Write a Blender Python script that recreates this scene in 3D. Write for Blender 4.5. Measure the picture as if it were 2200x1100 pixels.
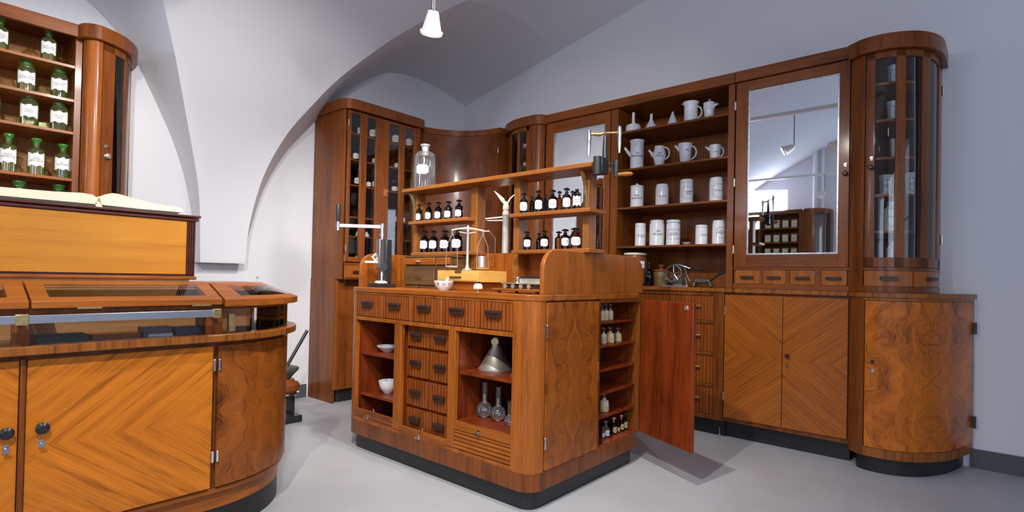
import bpy, bmesh, math, random
import numpy as np
from mathutils import Vector, Matrix
random.seed(7)
PI = math.pi
sc = bpy.context.scene
col = sc.collection
for o in list(bpy.data.objects):
    bpy.data.objects.remove(o, do_unlink=True)

# ------------------------------------------------------------ camera
F_PX, YAW, PITCH, ROLL = 1161.3, math.radians(40.80), math.radians(0.695), math.radians(1.173)
cam_d = bpy.data.cameras.new('camera')
cam = bpy.data.objects.new('camera', cam_d)
col.objects.link(cam)
sc.camera = cam
Fv = Vector((math.cos(YAW) * math.cos(PITCH), math.sin(YAW) * math.cos(PITCH), math.sin(PITCH)))
R0 = Vector((math.sin(YAW), -math.cos(YAW), 0))
U0 = R0.cross(Fv)
Rv = R0 * math.cos(ROLL) + U0 * math.sin(ROLL)
Uv = -R0 * math.sin(ROLL) + U0 * math.cos(ROLL)
M = Matrix.Identity(4)
for i in range(3):
    M[i][0] = Rv[i]; M[i][1] = Uv[i]; M[i][2] = -Fv[i]
M[0][3], M[1][3], M[2][3] = 0.0, 0.0, 1.1
cam.matrix_world = M
cam_d.sensor_width = 36
cam_d.lens = 36 * F_PX / 2200
cam_d.shift_y = 33 / 2200
cam_d.clip_start = 0.05

# ------------------------------------------------------------ world, exposure
w = bpy.data.worlds.new('world'); sc.world = w; w.use_nodes = True
w.node_tree.nodes['Background'].inputs[0].default_value = (0.55, 0.62, 0.8, 1)
w.node_tree.nodes['Background'].inputs[1].default_value = 0.4
sc.view_settings.view_transform = 'Standard'
sc.view_settings.look = 'None'
sc.view_settings.exposure = 0.02
sc.view_settings.gamma = 1.0
sc.view_settings.use_curve_mapping = False


def area_light(name, loc, target, sx, sy, power, color):
    d = bpy.data.lights.new(name, 'AREA'); d.shape = 'RECTANGLE'; d.size = sx; d.size_y = sy
    d.energy = power; d.color = color
    o = bpy.data.objects.new(name, d); col.objects.link(o); o.location = loc
    o.rotation_euler = (Vector(target) - Vector(loc)).to_track_quat('-Z', 'Y').to_euler()
    return o


# daylight through the far-end window and those behind the camera, plus an added fill window
area_light('window_and_fill_light', (-4.35, 3.6, 2.66), (-1.5, 2.6, 2.6), 1.1, 0.8, 60, (0.72, 0.82, 1.0))
area_light('window_and_fill_light', (-1.2, -2.95, 1.9), (0.6, 3, 1.2), 1.7, 1.7, 34, (0.80, 0.86, 1.0))
area_light('window_and_fill_light', (-4.35, -0.2, 1.9), (0.5, 1.6, 2.4), 2.6, 1.6, 42, (0.70, 0.80, 1.0))  # fill light of the added window, brightens far ceiling and right-hand cabinets
area_light('window_and_fill_light', (1.9, -2.95, 1.9), (2.8, 3, 1.2), 1.5, 1.7, 4, (0.62, 0.72, 1.0))


def spot(name, loc, target, power, angle=100, blend=0.7, size=0.035, color=(1.0, 0.955, 0.90)):
    d = bpy.data.lights.new(name, 'SPOT'); d.energy = power; d.spot_size = math.radians(angle)
    d.spot_blend = blend; d.shadow_soft_size = size; d.color = color
    o = bpy.data.objects.new(name, d); col.objects.link(o); o.location = loc
    o.rotation_euler = (Vector(target) - Vector(loc)).to_track_quat('-Z', 'Y').to_euler()
    return o


# the ceiling spotlights of the room: (bulb position, aim, watts, cone)
LAMPS = [((1.87, 1.33, 3.18), (2.3, 2.4, 0.6), 150, 105),
         ((0.60, 1.10, 2.70), (3.0, 2.3, 1.0), 175, 86),
         ((2.03, 2.41, 2.47), (2.75, 3.5, 0.9), 55, 105),
         ((-0.25, 0.75, 2.75), (0.6, 2.8, 0.9), 215, 95),
         ((1.0, 1.76, 2.62), (1.6, 4.3, 1.35), 100, 92),
         ((0.9, -0.9, 2.75), (2.35, 1.6, 0.85), 95, 40),
         ((1.0, 2.50, 2.72), (0.45, 4.4, 1.85), 60, 62),
         ((1.0, 1.23, 2.60), (-2.2, 3.4, 1.6), 50, 90)]
for (p, t, e, a) in LAMPS:
    spot('spot_bulb', p, t, e, a)

# ------------------------------------------------------------ materials
MATS = {}


def newmat(name):
    m = bpy.data.materials.new(name); m.use_nodes = True
    MATS[name] = m
    return m, m.node_tree.nodes, m.node_tree.links, m.node_tree.nodes['Principled BSDF']


def plain(name, color, rough=0.5, metal=0.0, coat=0.0, spec=0.5, bump=0.0, var=0.0, scale=8.0):
    m, N, L, b = newmat(name)
    b.inputs['Base Color'].default_value = (*color, 1)
    b.inputs['Roughness'].default_value = rough
    b.inputs['Metallic'].default_value = metal
    b.inputs['Coat Weight'].default_value = coat
    b.inputs['Specular IOR Level'].default_value = spec
    if var or bump:
        tc = N.new('ShaderNodeTexCoord'); nz = N.new('ShaderNodeTexNoise')
        nz.inputs['Scale'].default_value = scale; nz.inputs['Detail'].default_value = 5
        L.new(tc.outputs['Object'], nz.inputs['Vector'])
        if var:
            cr = N.new('ShaderNodeValToRGB')
            cr.color_ramp.elements[0].position = 0.3; cr.color_ramp.elements[1].position = 0.7
            cr.color_ramp.elements[0].color = (*[c * (1 - var) for c in color], 1)
            cr.color_ramp.elements[1].color = (*[min(1, c * (1 + var)) for c in color], 1)
            L.new(nz.outputs['Fac'], cr.inputs['Fac']); L.new(cr.outputs['Color'], b.inputs['Base Color'])
        if bump:
            bp = N.new('ShaderNodeBump'); bp.inputs['Strength'].default_value = bump
            L.new(nz.outputs['Fac'], bp.inputs['Height']); L.new(bp.outputs['Normal'], b.inputs['Normal'])
    return m


def wood(name, dark, light, mode='z', along=1.1, across=16.0, rough=0.33, coat=0.16, stripe=0.0, contrast=1.0, vary=True):
    """Polished veneer. mode gives the grain direction or a matched-veneer figure."""
    m, N, L, b = newmat(name)

    def math_(op, a, c=None):
        n = N.new('ShaderNodeMath'); n.operation = op
        for i, v in enumerate((a, c)):
            if v is None: continue
            if isinstance(v, (int, float)): n.inputs[i].default_value = v
            else: L.new(v, n.inputs[i])
        return n.outputs[0]
    tc = N.new('ShaderNodeTexCoord'); sep = N.new('ShaderNodeSeparateXYZ')
    L.new(tc.outputs['Object'], sep.inputs[0])
    X, Y, Z = sep.outputs
    oi = N.new('ShaderNodeObjectInfo')
    rnd = math_('MULTIPLY', oi.outputs['Random'], 9.0 if vary else 0.0)
    cmb = N.new('ShaderNodeCombineXYZ')
    if mode in ('x', 'y', 'z'):
        src = {'x': (X, Y, Z), 'y': (Y, X, Z), 'z': (Z, X, Y)}[mode]
        al, a1, a2 = src
        L.new(math_('ADD', math_('MULTIPLY', al, along), rnd), cmb.inputs[0])
        L.new(math_('MULTIPLY', a1, across), cmb.inputs[1]); L.new(math_('MULTIPLY', a2, across), cmb.inputs[2])
    elif mode in ('chevx', 'chevy'):
        u = math_('ABSOLUTE', X if mode == 'chevx' else Y); v = math_('ABSOLUTE', Z)
        k = 0.80
        L.new(math_('ADD', math_('MULTIPLY', math_('ADD', math_('MULTIPLY', u, k), v), along), rnd if mode == '_' else 0.0), cmb.inputs[0])
        L.new(math_('MULTIPLY', math_('SUBTRACT', v, math_('MULTIPLY', u, k)), across), cmb.inputs[1])
    else:                                                     # 'burlx' 'burly': book-matched root veneer
        u = math_('ABSOLUTE', X if mode == 'burlx' else Y); v = math_('ABSOLUTE', Z)
        bend = N.new('ShaderNodeTexNoise'); bend.inputs['Scale'].default_value = 4.5; bend.inputs['Detail'].default_value = 2
        c0_ = N.new('ShaderNodeCombineXYZ'); L.new(u, c0_.inputs[0]); L.new(v, c0_.inputs[1]); L.new(rnd, c0_.inputs[2])
        L.new(c0_.outputs[0], bend.inputs['Vector'])
        L.new(math_('MULTIPLY', v, 2.4), cmb.inputs[0])
        L.new(math_('ADD', math_('MULTIPLY', u, 13.0), math_('MULTIPLY', bend.outputs['Fac'], 4.5)), cmb.inputs[1])
    nz = N.new('ShaderNodeTexNoise'); nz.inputs['Scale'].default_value = 1.0
    nz.inputs['Detail'].default_value = 6; nz.inputs['Roughness'].default_value = 0.62
    nz.inputs['Distortion'].default_value = 0.7 if mode.startswith('burl') else 0.5
    L.new(cmb.outputs[0], nz.inputs['Vector'])
    fine = N.new('ShaderNodeTexNoise'); fine.inputs['Scale'].default_value = 7.0 if not mode.startswith('burl') else 5.0
    fine.inputs['Detail'].default_value = 3
    L.new(cmb.outputs[0], fine.inputs['Vector'])
    pore = N.new('ShaderNodeTexNoise'); pore.inputs['Detail'].default_value = 2; pore.inputs['Roughness'].default_value = 0.7
    pm = N.new('ShaderNodeMapping'); pm.inputs['Scale'].default_value = (3.0, 9.0, 9.0) if not mode.startswith('burl') else (22.0, 9.0, 1.0)
    L.new(cmb.outputs[0], pm.inputs['Vector']); L.new(pm.outputs[0], pore.inputs['Vector']); pore.inputs['Scale'].default_value = 1.0
    big = N.new('ShaderNodeTexNoise'); big.inputs['Scale'].default_value = 3.2; big.inputs['Detail'].default_value = 2
    L.new(tc.outputs['Object'], big.inputs['Vector'])
    mix = math_('ADD', math_('MULTIPLY', nz.outputs['Fac'], 0.52), math_('MULTIPLY', fine.outputs['Fac'], 0.20))
    mix = math_('ADD', mix, math_('MULTIPLY', pore.outputs['Fac'], 0.16))
    mix = math_('ADD', mix, math_('MULTIPLY', big.outputs['Fac'], 0.12))
    mix = math_('ADD', math_('MULTIPLY', math_('SUBTRACT', mix, 0.5), 1.35), 0.5)
    if stripe:
        wv = N.new('ShaderNodeTexWave'); wv.inputs['Scale'].default_value = stripe; wv.inputs['Distortion'].default_value = 2.6
        wv.inputs['Detail'].default_value = 1.5; wv.inputs['Detail Scale'].default_value = 0.6
        c2 = N.new('ShaderNodeCombineXYZ')
        L.new(math_('ADD', X, Y), c2.inputs[0]); L.new(math_('MULTIPLY', Z, 0.05), c2.inputs[1]); L.new(rnd, c2.inputs[2])
        L.new(c2.outputs[0], wv.inputs['Vector'])
        mix = math_('ADD', math_('MULTIPLY', mix, 0.76), math_('MULTIPLY', wv.outputs['Fac'], 0.24))
    cr = N.new('ShaderNodeValToRGB')
    e = cr.color_ramp.elements
    mid = tuple(d * 0.45 + l * 0.55 for d, l in zip(dark, light))
    e[0].position = 0.5 - 0.2 / contrast; e[0].color = (*dark, 1)
    e[1].position = 0.5 + 0.2 / contrast; e[1].color = (*light, 1)
    k = e.new(0.47); k.color = (*mid, 1)
    L.new(mix, cr.inputs['Fac']); L.new(cr.outputs['Color'], b.inputs['Base Color'])
    b.inputs['Roughness'].default_value = rough
    b.inputs['Coat Weight'].default_value = coat; b.inputs['Coat Roughness'].default_value = 0.12
    b.inputs['Specular IOR Level'].default_value = 0.26
    bp = N.new('ShaderNodeBump'); bp.inputs['Strength'].default_value = 0.04; bp.inputs['Distance'].default_value = 0.01
    L.new(mix, bp.inputs['Height']); L.new(bp.outputs['Normal'], b.inputs['Normal'])
    return m


def thin_glass(name, color, ior=1.45, rough=0.02, edge=None, gain=1.0, body=None, milky=0.0):
    """glass shell: lets light through with its own tint, mirrors at grazing angles"""
    m, N, L, b = newmat(name)
    N.remove(b)
    out = [n for n in N if n.type == 'OUTPUT_MATERIAL'][0]
    tr = N.new('ShaderNodeBsdfTransparent'); gl = N.new('ShaderNodeBsdfGlossy'); mx = N.new('ShaderNodeMixShader')
    fr = N.new('ShaderNodeFresnel'); fr.inputs['IOR'].default_value = ior
    gl.inputs['Roughness'].default_value = rough; gl.inputs['Color'].default_value = (1, 1, 1, 1)
    tr.inputs['Color'].default_value = (*color, 1)
    if edge:
        lw = N.new('ShaderNodeLayerWeight'); lw.inputs['Blend'].default_value = 0.30
        mc = N.new('ShaderNodeMixRGB'); mc.inputs[1].default_value = (*color, 1); mc.inputs[2].default_value = (*edge, 1)
        L.new(lw.outputs['Facing'], mc.inputs[0]); L.new(mc.outputs[0], tr.inputs['Color'])
    mu = N.new('ShaderNodeMath'); mu.operation = 'MULTIPLY'; mu.inputs[1].default_value = gain
    L.new(fr.outputs[0], mu.inputs[0])
    L.new(mu.outputs[0], mx.inputs[0]); L.new(tr.outputs[0], mx.inputs[1]); L.new(gl.outputs[0], mx.inputs[2])
    last = mx.outputs[0]
    if milky:
        df = N.new('ShaderNodeBsdfDiffuse'); df.inputs['Color'].default_value = (*body, 1)
        tl = N.new('ShaderNodeBsdfTranslucent'); tl.inputs['Color'].default_value = (*body, 1)
        m1 = N.new('ShaderNodeMixShader'); m1.inputs[0].default_value = 0.5
        L.new(df.outputs[0], m1.inputs[1]); L.new(tl.outputs[0], m1.inputs[2])
        m2 = N.new('ShaderNodeMixShader'); m2.inputs[0].default_value = milky
        L.new(last, m2.inputs[1]); L.new(m1.outputs[0], m2.inputs[2]); last = m2.outputs[0]
    L.new(last, out.inputs[0])
    return m


def emit(name, color, s):
    m, N, L, b = newmat(name)
    b.inputs['Base Color'].default_value = (0, 0, 0, 1)
    b.inputs['Emission Color'].default_value = (*color, 1); b.inputs['Emission Strength'].default_value = s
    return m


PLASTER = plain('white_plaster', (0.74, 0.745, 0.78), 0.85, var=0.02, scale=1.3, bump=0.02)
FLOOR = plain('grey_floor', (0.43, 0.437, 0.46), 0.38, var=0.07, scale=2.2, bump=0.01)
BASEB = plain('grey_skirting', (0.09, 0.092, 0.10), 0.5)
PLINTH = plain('black_plinth', (0.012, 0.012, 0.014), 0.42, var=0.2)
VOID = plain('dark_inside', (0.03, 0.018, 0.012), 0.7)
WAL = wood('walnut_upright', (0.055, 0.013, 0.003), (0.27, 0.074, 0.011))
WALX = wood('walnut_along_x', (0.060, 0.014, 0.003), (0.30, 0.080, 0.012), 'x')
WALY = wood('walnut_along_y', (0.055, 0.013, 0.003), (0.27, 0.074, 0.011), 'y')
WALL = wood('light_walnut_upright', (0.12, 0.029, 0.004), (0.44, 0.125, 0.016))
WALLX = wood('light_walnut_along_x', (0.12, 0.029, 0.004), (0.44, 0.125, 0.016), 'x')
WALLY = wood('light_walnut_along_y', (0.12, 0.029, 0.004), (0.44, 0.125, 0.016), 'y')
CROSS = wood('cross_banded_walnut', (0.10, 0.026, 0.005), (0.38, 0.120, 0.018), 'z', along=0.8, across=40, contrast=1.3)
ZEB = wood('striped_sapele', (0.085, 0.016, 0.004), (0.33, 0.085, 0.014), across=46, stripe=13.0)
RED = wood('red_mahogany', (0.060, 0.008, 0.002), (0.27, 0.046, 0.008), across=13, rough=0.34, contrast=1.2)
CHEVX = wood('diamond_matched_golden', (0.20, 0.046, 0.004), (0.78, 0.235, 0.014), 'chevx', along=1.0, across=24, contrast=1.15, vary=False)
CHEVY = wood('diamond_matched_brown', (0.12, 0.028, 0.004), (0.44, 0.125, 0.014), 'chevy', along=1.0, across=55, contrast=1.1, vary=False)
BURLX = wood('burr_walnut_x', (0.075, 0.016, 0.003), (0.42, 0.115, 0.013), 'burlx', contrast=1.2)
BURLY = wood('burr_walnut_y', (0.10, 0.019, 0.003), (0.70, 0.185, 0.014), 'burly', contrast=1.2)
CASEW = wood('pale_case_lining', (0.34, 0.15, 0.045), (0.60, 0.30, 0.11), 'x', along=1.2, across=14, rough=0.45, coat=0.0)
GOLD = wood('golden_oak', (0.38, 0.135, 0.012), (0.58, 0.245, 0.024), 'x', along=1.6, across=22, rough=0.45, coat=0.1)
YEL = wood('yellow_maple', (0.62, 0.31, 0.06), (0.80, 0.46, 0.12), 'y', along=2, across=14, rough=0.4)
SHELF = wood('orange_beech', (0.17, 0.052, 0.009), (0.36, 0.125, 0.023), 'y', along=1.4, across=20, rough=0.4, coat=0.15)
SHELFZ = wood('orange_beech_upright', (0.19, 0.060, 0.010), (0.41, 0.148, 0.028), 'z', along=1.4, across=20, rough=0.4, coat=0.15)
DARKW = wood('dark_rosewood', (0.030, 0.008, 0.006), (0.11, 0.030, 0.020), 'x', along=1, across=24)
OLDB = wood('old_brown_case', (0.040, 0.022, 0.010), (0.16, 0.085, 0.035), 'y', along=1.4, across=18, rough=0.45, coat=0.1)
HANDLE = plain('brown_bakelite', (0.040, 0.018, 0.012), 0.35)
CHROME = plain('chrome', (0.72, 0.72, 0.74), 0.16, metal=1.0)
STEEL = plain('brushed_steel', (0.50, 0.52, 0.56), 0.33, metal=1.0)
BRASS = plain('worn_brass', (0.56, 0.43, 0.19), 0.38, metal=1.0, var=0.2, scale=60)
PEWTER = plain('dull_tin', (0.74, 0.71, 0.62), 0.42, metal=0.85, var=0.1, scale=20)
IRON = plain('black_iron', (0.018, 0.019, 0.021), 0.32)
GREYIRON = plain('grey_cast_iron', (0.10, 0.11, 0.10), 0.45, metal=0.4, var=0.25, scale=40)
PORC = plain('white_porcelain', (0.80, 0.81, 0.83), 0.16, coat=0.3)
CREAM = plain('cream_enamel', (0.80, 0.74, 0.58), 0.3)
WHITEP = plain('white_paint', (0.85, 0.85, 0.84), 0.35)
LABEL = plain('white_paper_label', (0.86, 0.85, 0.82), 0.6)
YLABEL = plain('yellowed_paper_label', (0.72, 0.56, 0.28), 0.7, var=0.15, scale=40)
PAPER = plain('old_paper', (0.82, 0.70, 0.52), 0.8, var=0.04, scale=20)
INK = plain('black_ink', (0.012, 0.012, 0.018), 0.6)
BLUEINK = plain('blue_ink', (0.05, 0.07, 0.22), 0.6)
POWDER = plain('pale_powder_glass', (0.60, 0.52, 0.38), 0.25, var=0.15, scale=40)
CORK = plain('cork', (0.55, 0.36, 0.18), 0.8, var=0.2, scale=60)
BLKG = plain('black_glass_stopper', (0.010, 0.006, 0.005), 0.08, coat=0.5)
STONE = plain('brown_salt_glaze', (0.20, 0.08, 0.035), 0.2, coat=0.4, var=0.2)
MIRROR = plain('old_mirror_silver', (0.80, 0.82, 0.86), 0.015, metal=1.0)
PANE = thin_glass('pane_glass', (0.93, 0.94, 0.94), 1.42)
CLEAR = thin_glass('clear_glass', (0.97, 0.98, 0.98), 1.5, edge=(0.90, 0.91, 0.92), gain=2.6, rough=0.06, body=(0.9, 0.92, 0.95), milky=0.05)
FROST = thin_glass('ground_glass', (0.8, 0.82, 0.8), 1.5, gain=1.5, rough=0.2, body=(0.8, 0.82, 0.8), milky=0.45)
BROWNG = thin_glass('brown_glass', (0.22, 0.062, 0.012), 1.5, edge=(0.05, 0.012, 0.002))
AMBERG = thin_glass('amber_glass', (0.55, 0.22, 0.035), 1.5, edge=(0.16, 0.04, 0.004))
GREENG = thin_glass('green_glass', (0.93, 1.0, 0.78), 1.5, edge=(0.50, 0.86, 0.20), gain=2.4, rough=0.05, body=(0.55, 0.85, 0.30), milky=0.07)
GREENT = thin_glass('deep_green_glass', (0.50, 0.90, 0.40), 1.5, edge=(0.10, 0.62, 0.10), gain=2.4, rough=0.06, body=(0.18, 0.72, 0.14), milky=0.38)
SKYP = emit('daylight_pane', (0.62, 0.76, 1.0), 1.5)
BULB = emit('lamp_lens', (1.0, 0.93, 0.82), 9.0)


# ------------------------------------------------------------ mesh builder
class MB:
    def __init__(s):
        s.v, s.f, s.m, s.mi = [], [], [], 0

    def face(s, idx): s.f.append(tuple(idx)); s.m.append(s.mi)

    def add(s, vs, fs):
        k = len(s.v); s.v += [tuple(p) for p in vs]
        for f in fs: s.face([i + k for i in f])
        return s

    def box(s, x0, x1, y0, y1, z0, z1):
        return s.add([(x0, y0, z0), (x1, y0, z0), (x1, y1, z0), (x0, y1, z0), (x0, y0, z1), (x1, y0, z1), (x1, y1, z1), (x0, y1, z1)],
                     [(0, 3, 2, 1), (4, 5, 6, 7), (0, 1, 5, 4), (1, 2, 6, 5), (2, 3, 7, 6), (3, 0, 4, 7)])

    def obox(s, c, ax, ay, az, hx, hy, hz):                 # oriented box
        c, ax, ay, az = map(Vector, (c, ax, ay, az))
        vs = [c + ax * (hx * i) + ay * (hy * j) + az * (hz * k) for k in (-1, 1) for (i, j) in ((-1, -1), (1, -1), (1, 1), (-1, 1))]
        return s.add(vs, [(0, 3, 2, 1), (4, 5, 6, 7), (0, 1, 5, 4), (1, 2, 6, 5), (2, 3, 7, 6), (3, 0, 4, 7)])

    def prism(s, poly, z0, z1):
        n = len(poly)
        z0f = z0 if callable(z0) else (lambda p: z0)
        z1f = z1 if callable(z1) else (lambda p: z1)
        vs = [(p[0], p[1], z0f(p)) for p in poly] + [(p[0], p[1], z1f(p)) for p in poly]
        fs = [tuple(range(n - 1, -1, -1)), tuple(range(n, 2 * n))] + [(i, (i + 1) % n, n + (i + 1) % n, n + i) for i in range(n)]
        return s.add(vs, fs)

    def prism_axis(s, poly, a0, a1, axis):                   # polygon in the plane across `axis`
        n = len(poly)
        def P(p, a): return (a, p[0], p[1]) if axis == 'x' else (p[0], a, p[1])
        vs = [P(p, a0) for p in poly] + [P(p, a1) for p in poly]
        return s.add(vs, [tuple(range(n - 1, -1, -1)), tuple(range(n, 2 * n))] + [(i, (i + 1) % n, n + (i + 1) % n, n + i) for i in range(n)])

    def band(s, poly, z0, z1, t):                            # wall of thickness t following an open plan line
        off = offset(poly, t)
        n = len(poly)
        vs = []
        for p, q in zip(poly, off):
            vs += [(p[0], p[1], z0), (p[0], p[1], z1), (q[0], q[1], z1), (q[0], q[1], z0)]
        fs = []
        for i in range(n - 1):
            a, b = 4 * i, 4 * (i + 1)
            for k in range(4):
                fs.append((a + k, b + k, b + (k + 1) % 4, a + (k + 1) % 4))
        fs += [(3, 2, 1, 0), (4 * n - 4, 4 * n - 3, 4 * n - 2, 4 * n - 1)]
        return s.add(vs, fs)

    def lathe(s, prof, c=(0, 0, 0), seg=28, sx=1.0, sy=1.0, rounds=0):
        for _ in range(rounds):
            q = [prof[0]]
            for a_, b_ in zip(prof, prof[1:]): q += [(a_[0] * .75 + b_[0] * .25, a_[1] * .75 + b_[1] * .25), (a_[0] * .25 + b_[0] * .75, a_[1] * .25 + b_[1] * .75)]
            prof = q + [prof[-1]]
        k = len(s.v); n = len(prof)
        for (r, z) in prof:
            for j in range(seg):
                a = 2 * PI * j / seg
                s.v.append((c[0] + r * sx * math.cos(a), c[1] + r * sy * math.sin(a), c[2] + z))
        for i in range(n - 1):
            for j in range(seg):
                s.face((k + i * seg + j, k + i * seg + (j + 1) % seg, k + (i + 1) * seg + (j + 1) % seg, k + (i + 1) * seg + j))
        if prof[0][0] > 1e-6: s.face([k + j for j in range(seg - 1, -1, -1)])
        if prof[-1][0] > 1e-6: s.face([k + (n - 1) * seg + j for j in range(seg)])
        return s

    def cyl(s, p0, p1, r0, r1=None, seg=16):
        r1 = r0 if r1 is None else r1
        p0, p1 = Vector(p0), Vector(p1); d = (p1 - p0).normalized()
        a = d.cross(Vector((0, 0, 1)) if abs(d.z) < 0.9 else Vector((1, 0, 0))).normalized(); b = d.cross(a)
        vs = []
        for p, r in ((p0, r0), (p1, r1)):
            for j in range(seg):
                t = 2 * PI * j / seg
                vs.append(p + a * (r * math.cos(t)) + b * (r * math.sin(t)))
        return s.add(vs, [(j, (j + 1) % seg, seg + (j + 1) % seg, seg + j) for j in range(seg)] + [tuple(range(seg - 1, -1, -1)), tuple(range(seg, 2 * seg))])

    def tube(s, pts, r, seg=10, flat=1.0):
        pts = [Vector(p) for p in pts]; n = len(pts); k = len(s.v)
        rr = r if isinstance(r, (list, tuple)) else [r] * n
        up = None
        for i, p in enumerate(pts):
            d = (pts[min(i + 1, n - 1)] - pts[max(i - 1, 0)]).normalized()
            if up is None:
                up = d.cross(Vector((0, 0, 1)) if abs(d.z) < 0.9 else Vector((1, 0, 0))).normalized()
            a = (up - d * up.dot(d)).normalized(); up = a; b = d.cross(a)
            for j in range(seg):
                t = 2 * PI * j / seg
                s.v.append(tuple(p + a * (rr[i] * math.cos(t)) + b * (rr[i] * flat * math.sin(t))))
        for i in range(n - 1):
            for j in range(seg):
                s.face((k + i * seg + j, k + i * seg + (j + 1) % seg, k + (i + 1) * seg + (j + 1) % seg, k + (i + 1) * seg + j))
        s.face([k + j for j in range(seg - 1, -1, -1)]); s.face([k + (n - 1) * seg + j for j in range(seg)])
        return s

    def ball(s, c, r, seg=14, sz=1.0):
        prof = [(max(1e-7, r * math.sin(PI * i / 8)), -r * sz * math.cos(PI * i / 8)) for i in range(9)]
        return s.lathe(prof, c, seg)

    def build(s, name, mat, parent=None, origin=None, bevel=0.0, ang=35, kind=None, label=None):
        mats = mat if isinstance(mat, (list, tuple)) else [mat]
        if origin is None:
            origin = parent_origin(parent) if parent else (0, 0, 0)
        O = Vector(origin)
        me = bpy.data.meshes.new(name)
        me.from_pydata([tuple(Vector(p) - O) for p in s.v], [], s.f)
        for m in mats: me.materials.append(m)
        me.polygons.foreach_set('material_index', s.m)
        bm = bmesh.new(); bm.from_mesh(me)
        bmesh.ops.recalc_face_normals(bm, faces=bm.faces)
        bm.to_mesh(me); bm.free()
        me.polygons.foreach_set('use_smooth', [True] * len(me.polygons))
        me.set_sharp_from_angle(angle=math.radians(ang))
        me.update()
        o = bpy.data.objects.new(name, me); col.objects.link(o)
        if parent:
            o.parent = parent; o.location = O - Vector(parent_origin(parent))
        else:
            o.location = O
        o['_w'] = tuple(O)
        if bevel:
            b = o.modifiers.new('bevel', 'BEVEL'); b.width = bevel; b.segments = 2; b.limit_method = 'ANGLE'; b.angle_limit = math.radians(40)
        if kind: o['kind'] = kind
        if label: o['label'] = label
        return o


def build_each(mb, name, mat, parent=None, **kw):
    """one object per connected piece"""
    par = list(range(len(mb.v)))
    def find(i):
        while par[i] != i: par[i] = par[par[i]]; i = par[i]
        return i
    for f in mb.f:
        for i in f[1:]: par[find(i)] = find(f[0])
    groups = {}
    for f, m_ in zip(mb.f, mb.m): groups.setdefault(find(f[0]), []).append((f, m_))
    out = []
    for fs in groups.values():
        idx = sorted({i for f, _ in fs for i in f}); mp = {i: k for k, i in enumerate(idx)}
        q = MB(); q.v = [mb.v[i] for i in idx]; q.f = [tuple(mp[i] for i in f) for f, _ in fs]; q.m = [m_ for _, m_ in fs]
        out.append(q.build(name, mat, parent, **kw))
    return out


def parent_origin(p):
    return tuple(p['_w'])


def offset(poly, t):
    """offset an open plan line to its left by t"""
    out = []
    n = len(poly)
    for i in range(n):
        a = Vector(poly[max(i - 1, 0)]).to_2d() if i else None
        p = Vector(poly[i]).to_2d()
        d1 = (p - Vector(poly[i - 1]).to_2d()).normalized() if i else None
        d2 = (Vector(poly[i + 1]).to_2d() - p).normalized() if i < n - 1 else None
        if d1 is None: d1 = d2
        if d2 is None: d2 = d1
        n1 = Vector((-d1.y, d1.x)); n2 = Vector((-d2.y, d2.x)); m = (n1 + n2)
        if m.length < 1e-6: m = n1
        m.normalize()
        k = t / max(0.5, m.dot(n1))
        out.append((p.x + m.x * k, p.y + m.y * k))
    return out


def arclen(poly):
    L = [0.0]
    for a, b in zip(poly, poly[1:]): L.append(L[-1] + math.dist(a[:2], b[:2]))
    return L


def sub(poly, s0, s1, step=0.03):
    """the stretch of a plan line between arc lengths s0 and s1"""
    L = arclen(poly); s0 = max(0, s0); s1 = min(L[-1], s1)
    ss = sorted(set([s0, s1] + [q for q in L if s0 < q < s1]))
    return [(float(np.interp(q, L, [p[0] for p in poly])), float(np.interp(q, L, [p[1] for p in poly]))) for q in ss]


def smooth(poly, n=3, closed=False):
    """Chaikin rounding of a plan line"""
    for _ in range(n):
        out = [poly[0]]
        for a, b in zip(poly, poly[1:]):
            out += [(a[0] * .75 + b[0] * .25, a[1] * .75 + b[1] * .25), (a[0] * .25 + b[0] * .75, a[1] * .25 + b[1] * .75)]
        out.append(poly[-1]); poly = out
    return poly


def thing(name, label, cat, loc=(0, 0, 0), group=None):
    o = bpy.data.objects.new(name, None); col.objects.link(o); o.location = loc
    o.empty_display_size = 0.05
    o['_w'] = tuple(loc); o['label'] = label; o['category'] = cat
    if group: o['group'] = group
    return o


def tag(o, label, cat, group=None):
    o['label'] = label; o['category'] = cat
    if group: o['group'] = group
    return o


def struct(o): o['kind'] = 'structure'; return o


def text_mesh(body, size, spacing=1.0):
    """flat outline of some words as (verts2d, faces), centred"""
    cu = bpy.data.curves.new('t', 'FONT'); cu.body = body; cu.size = size; cu.align_x = 'CENTER'; cu.align_y = 'CENTER'
    cu.space_line = 0.9; cu.resolution_u = 2; cu.space_character = spacing
    ob = bpy.data.objects.new('t', cu); col.objects.link(ob)
    dg = bpy.context.evaluated_depsgraph_get()
    me = bpy.data.meshes.new_from_object(ob.evaluated_get(dg))
    vs = [(v.co.x, v.co.y) for v in me.vertices]; fs = [tuple(p.vertices) for p in me.polygons]
    bpy.data.objects.remove(ob); bpy.data.meshes.remove(me); bpy.data.curves.remove(cu)
    return vs, fs


class Wrap:
    """maps (u right, v up) on the outside of an upright cylinder facing the direction th"""
    def __init__(s, c, r, th, flat=False): s.c, s.r, s.th, s.flat = c, r, th, flat

    def __call__(s, u, v, e=0.0):
        if s.flat:
            n = (math.cos(s.th), math.sin(s.th)); t = (-n[1], n[0])
            return (s.c[0] + n[0] * (s.r + e) + t[0] * u, s.c[1] + n[1] * (s.r + e) + t[1] * u, s.c[2] + v)
        a = s.th + u / s.r
        return (s.c[0] + (s.r + e) * math.cos(a), s.c[1] + (s.r + e) * math.sin(a), s.c[2] + v)


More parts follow.
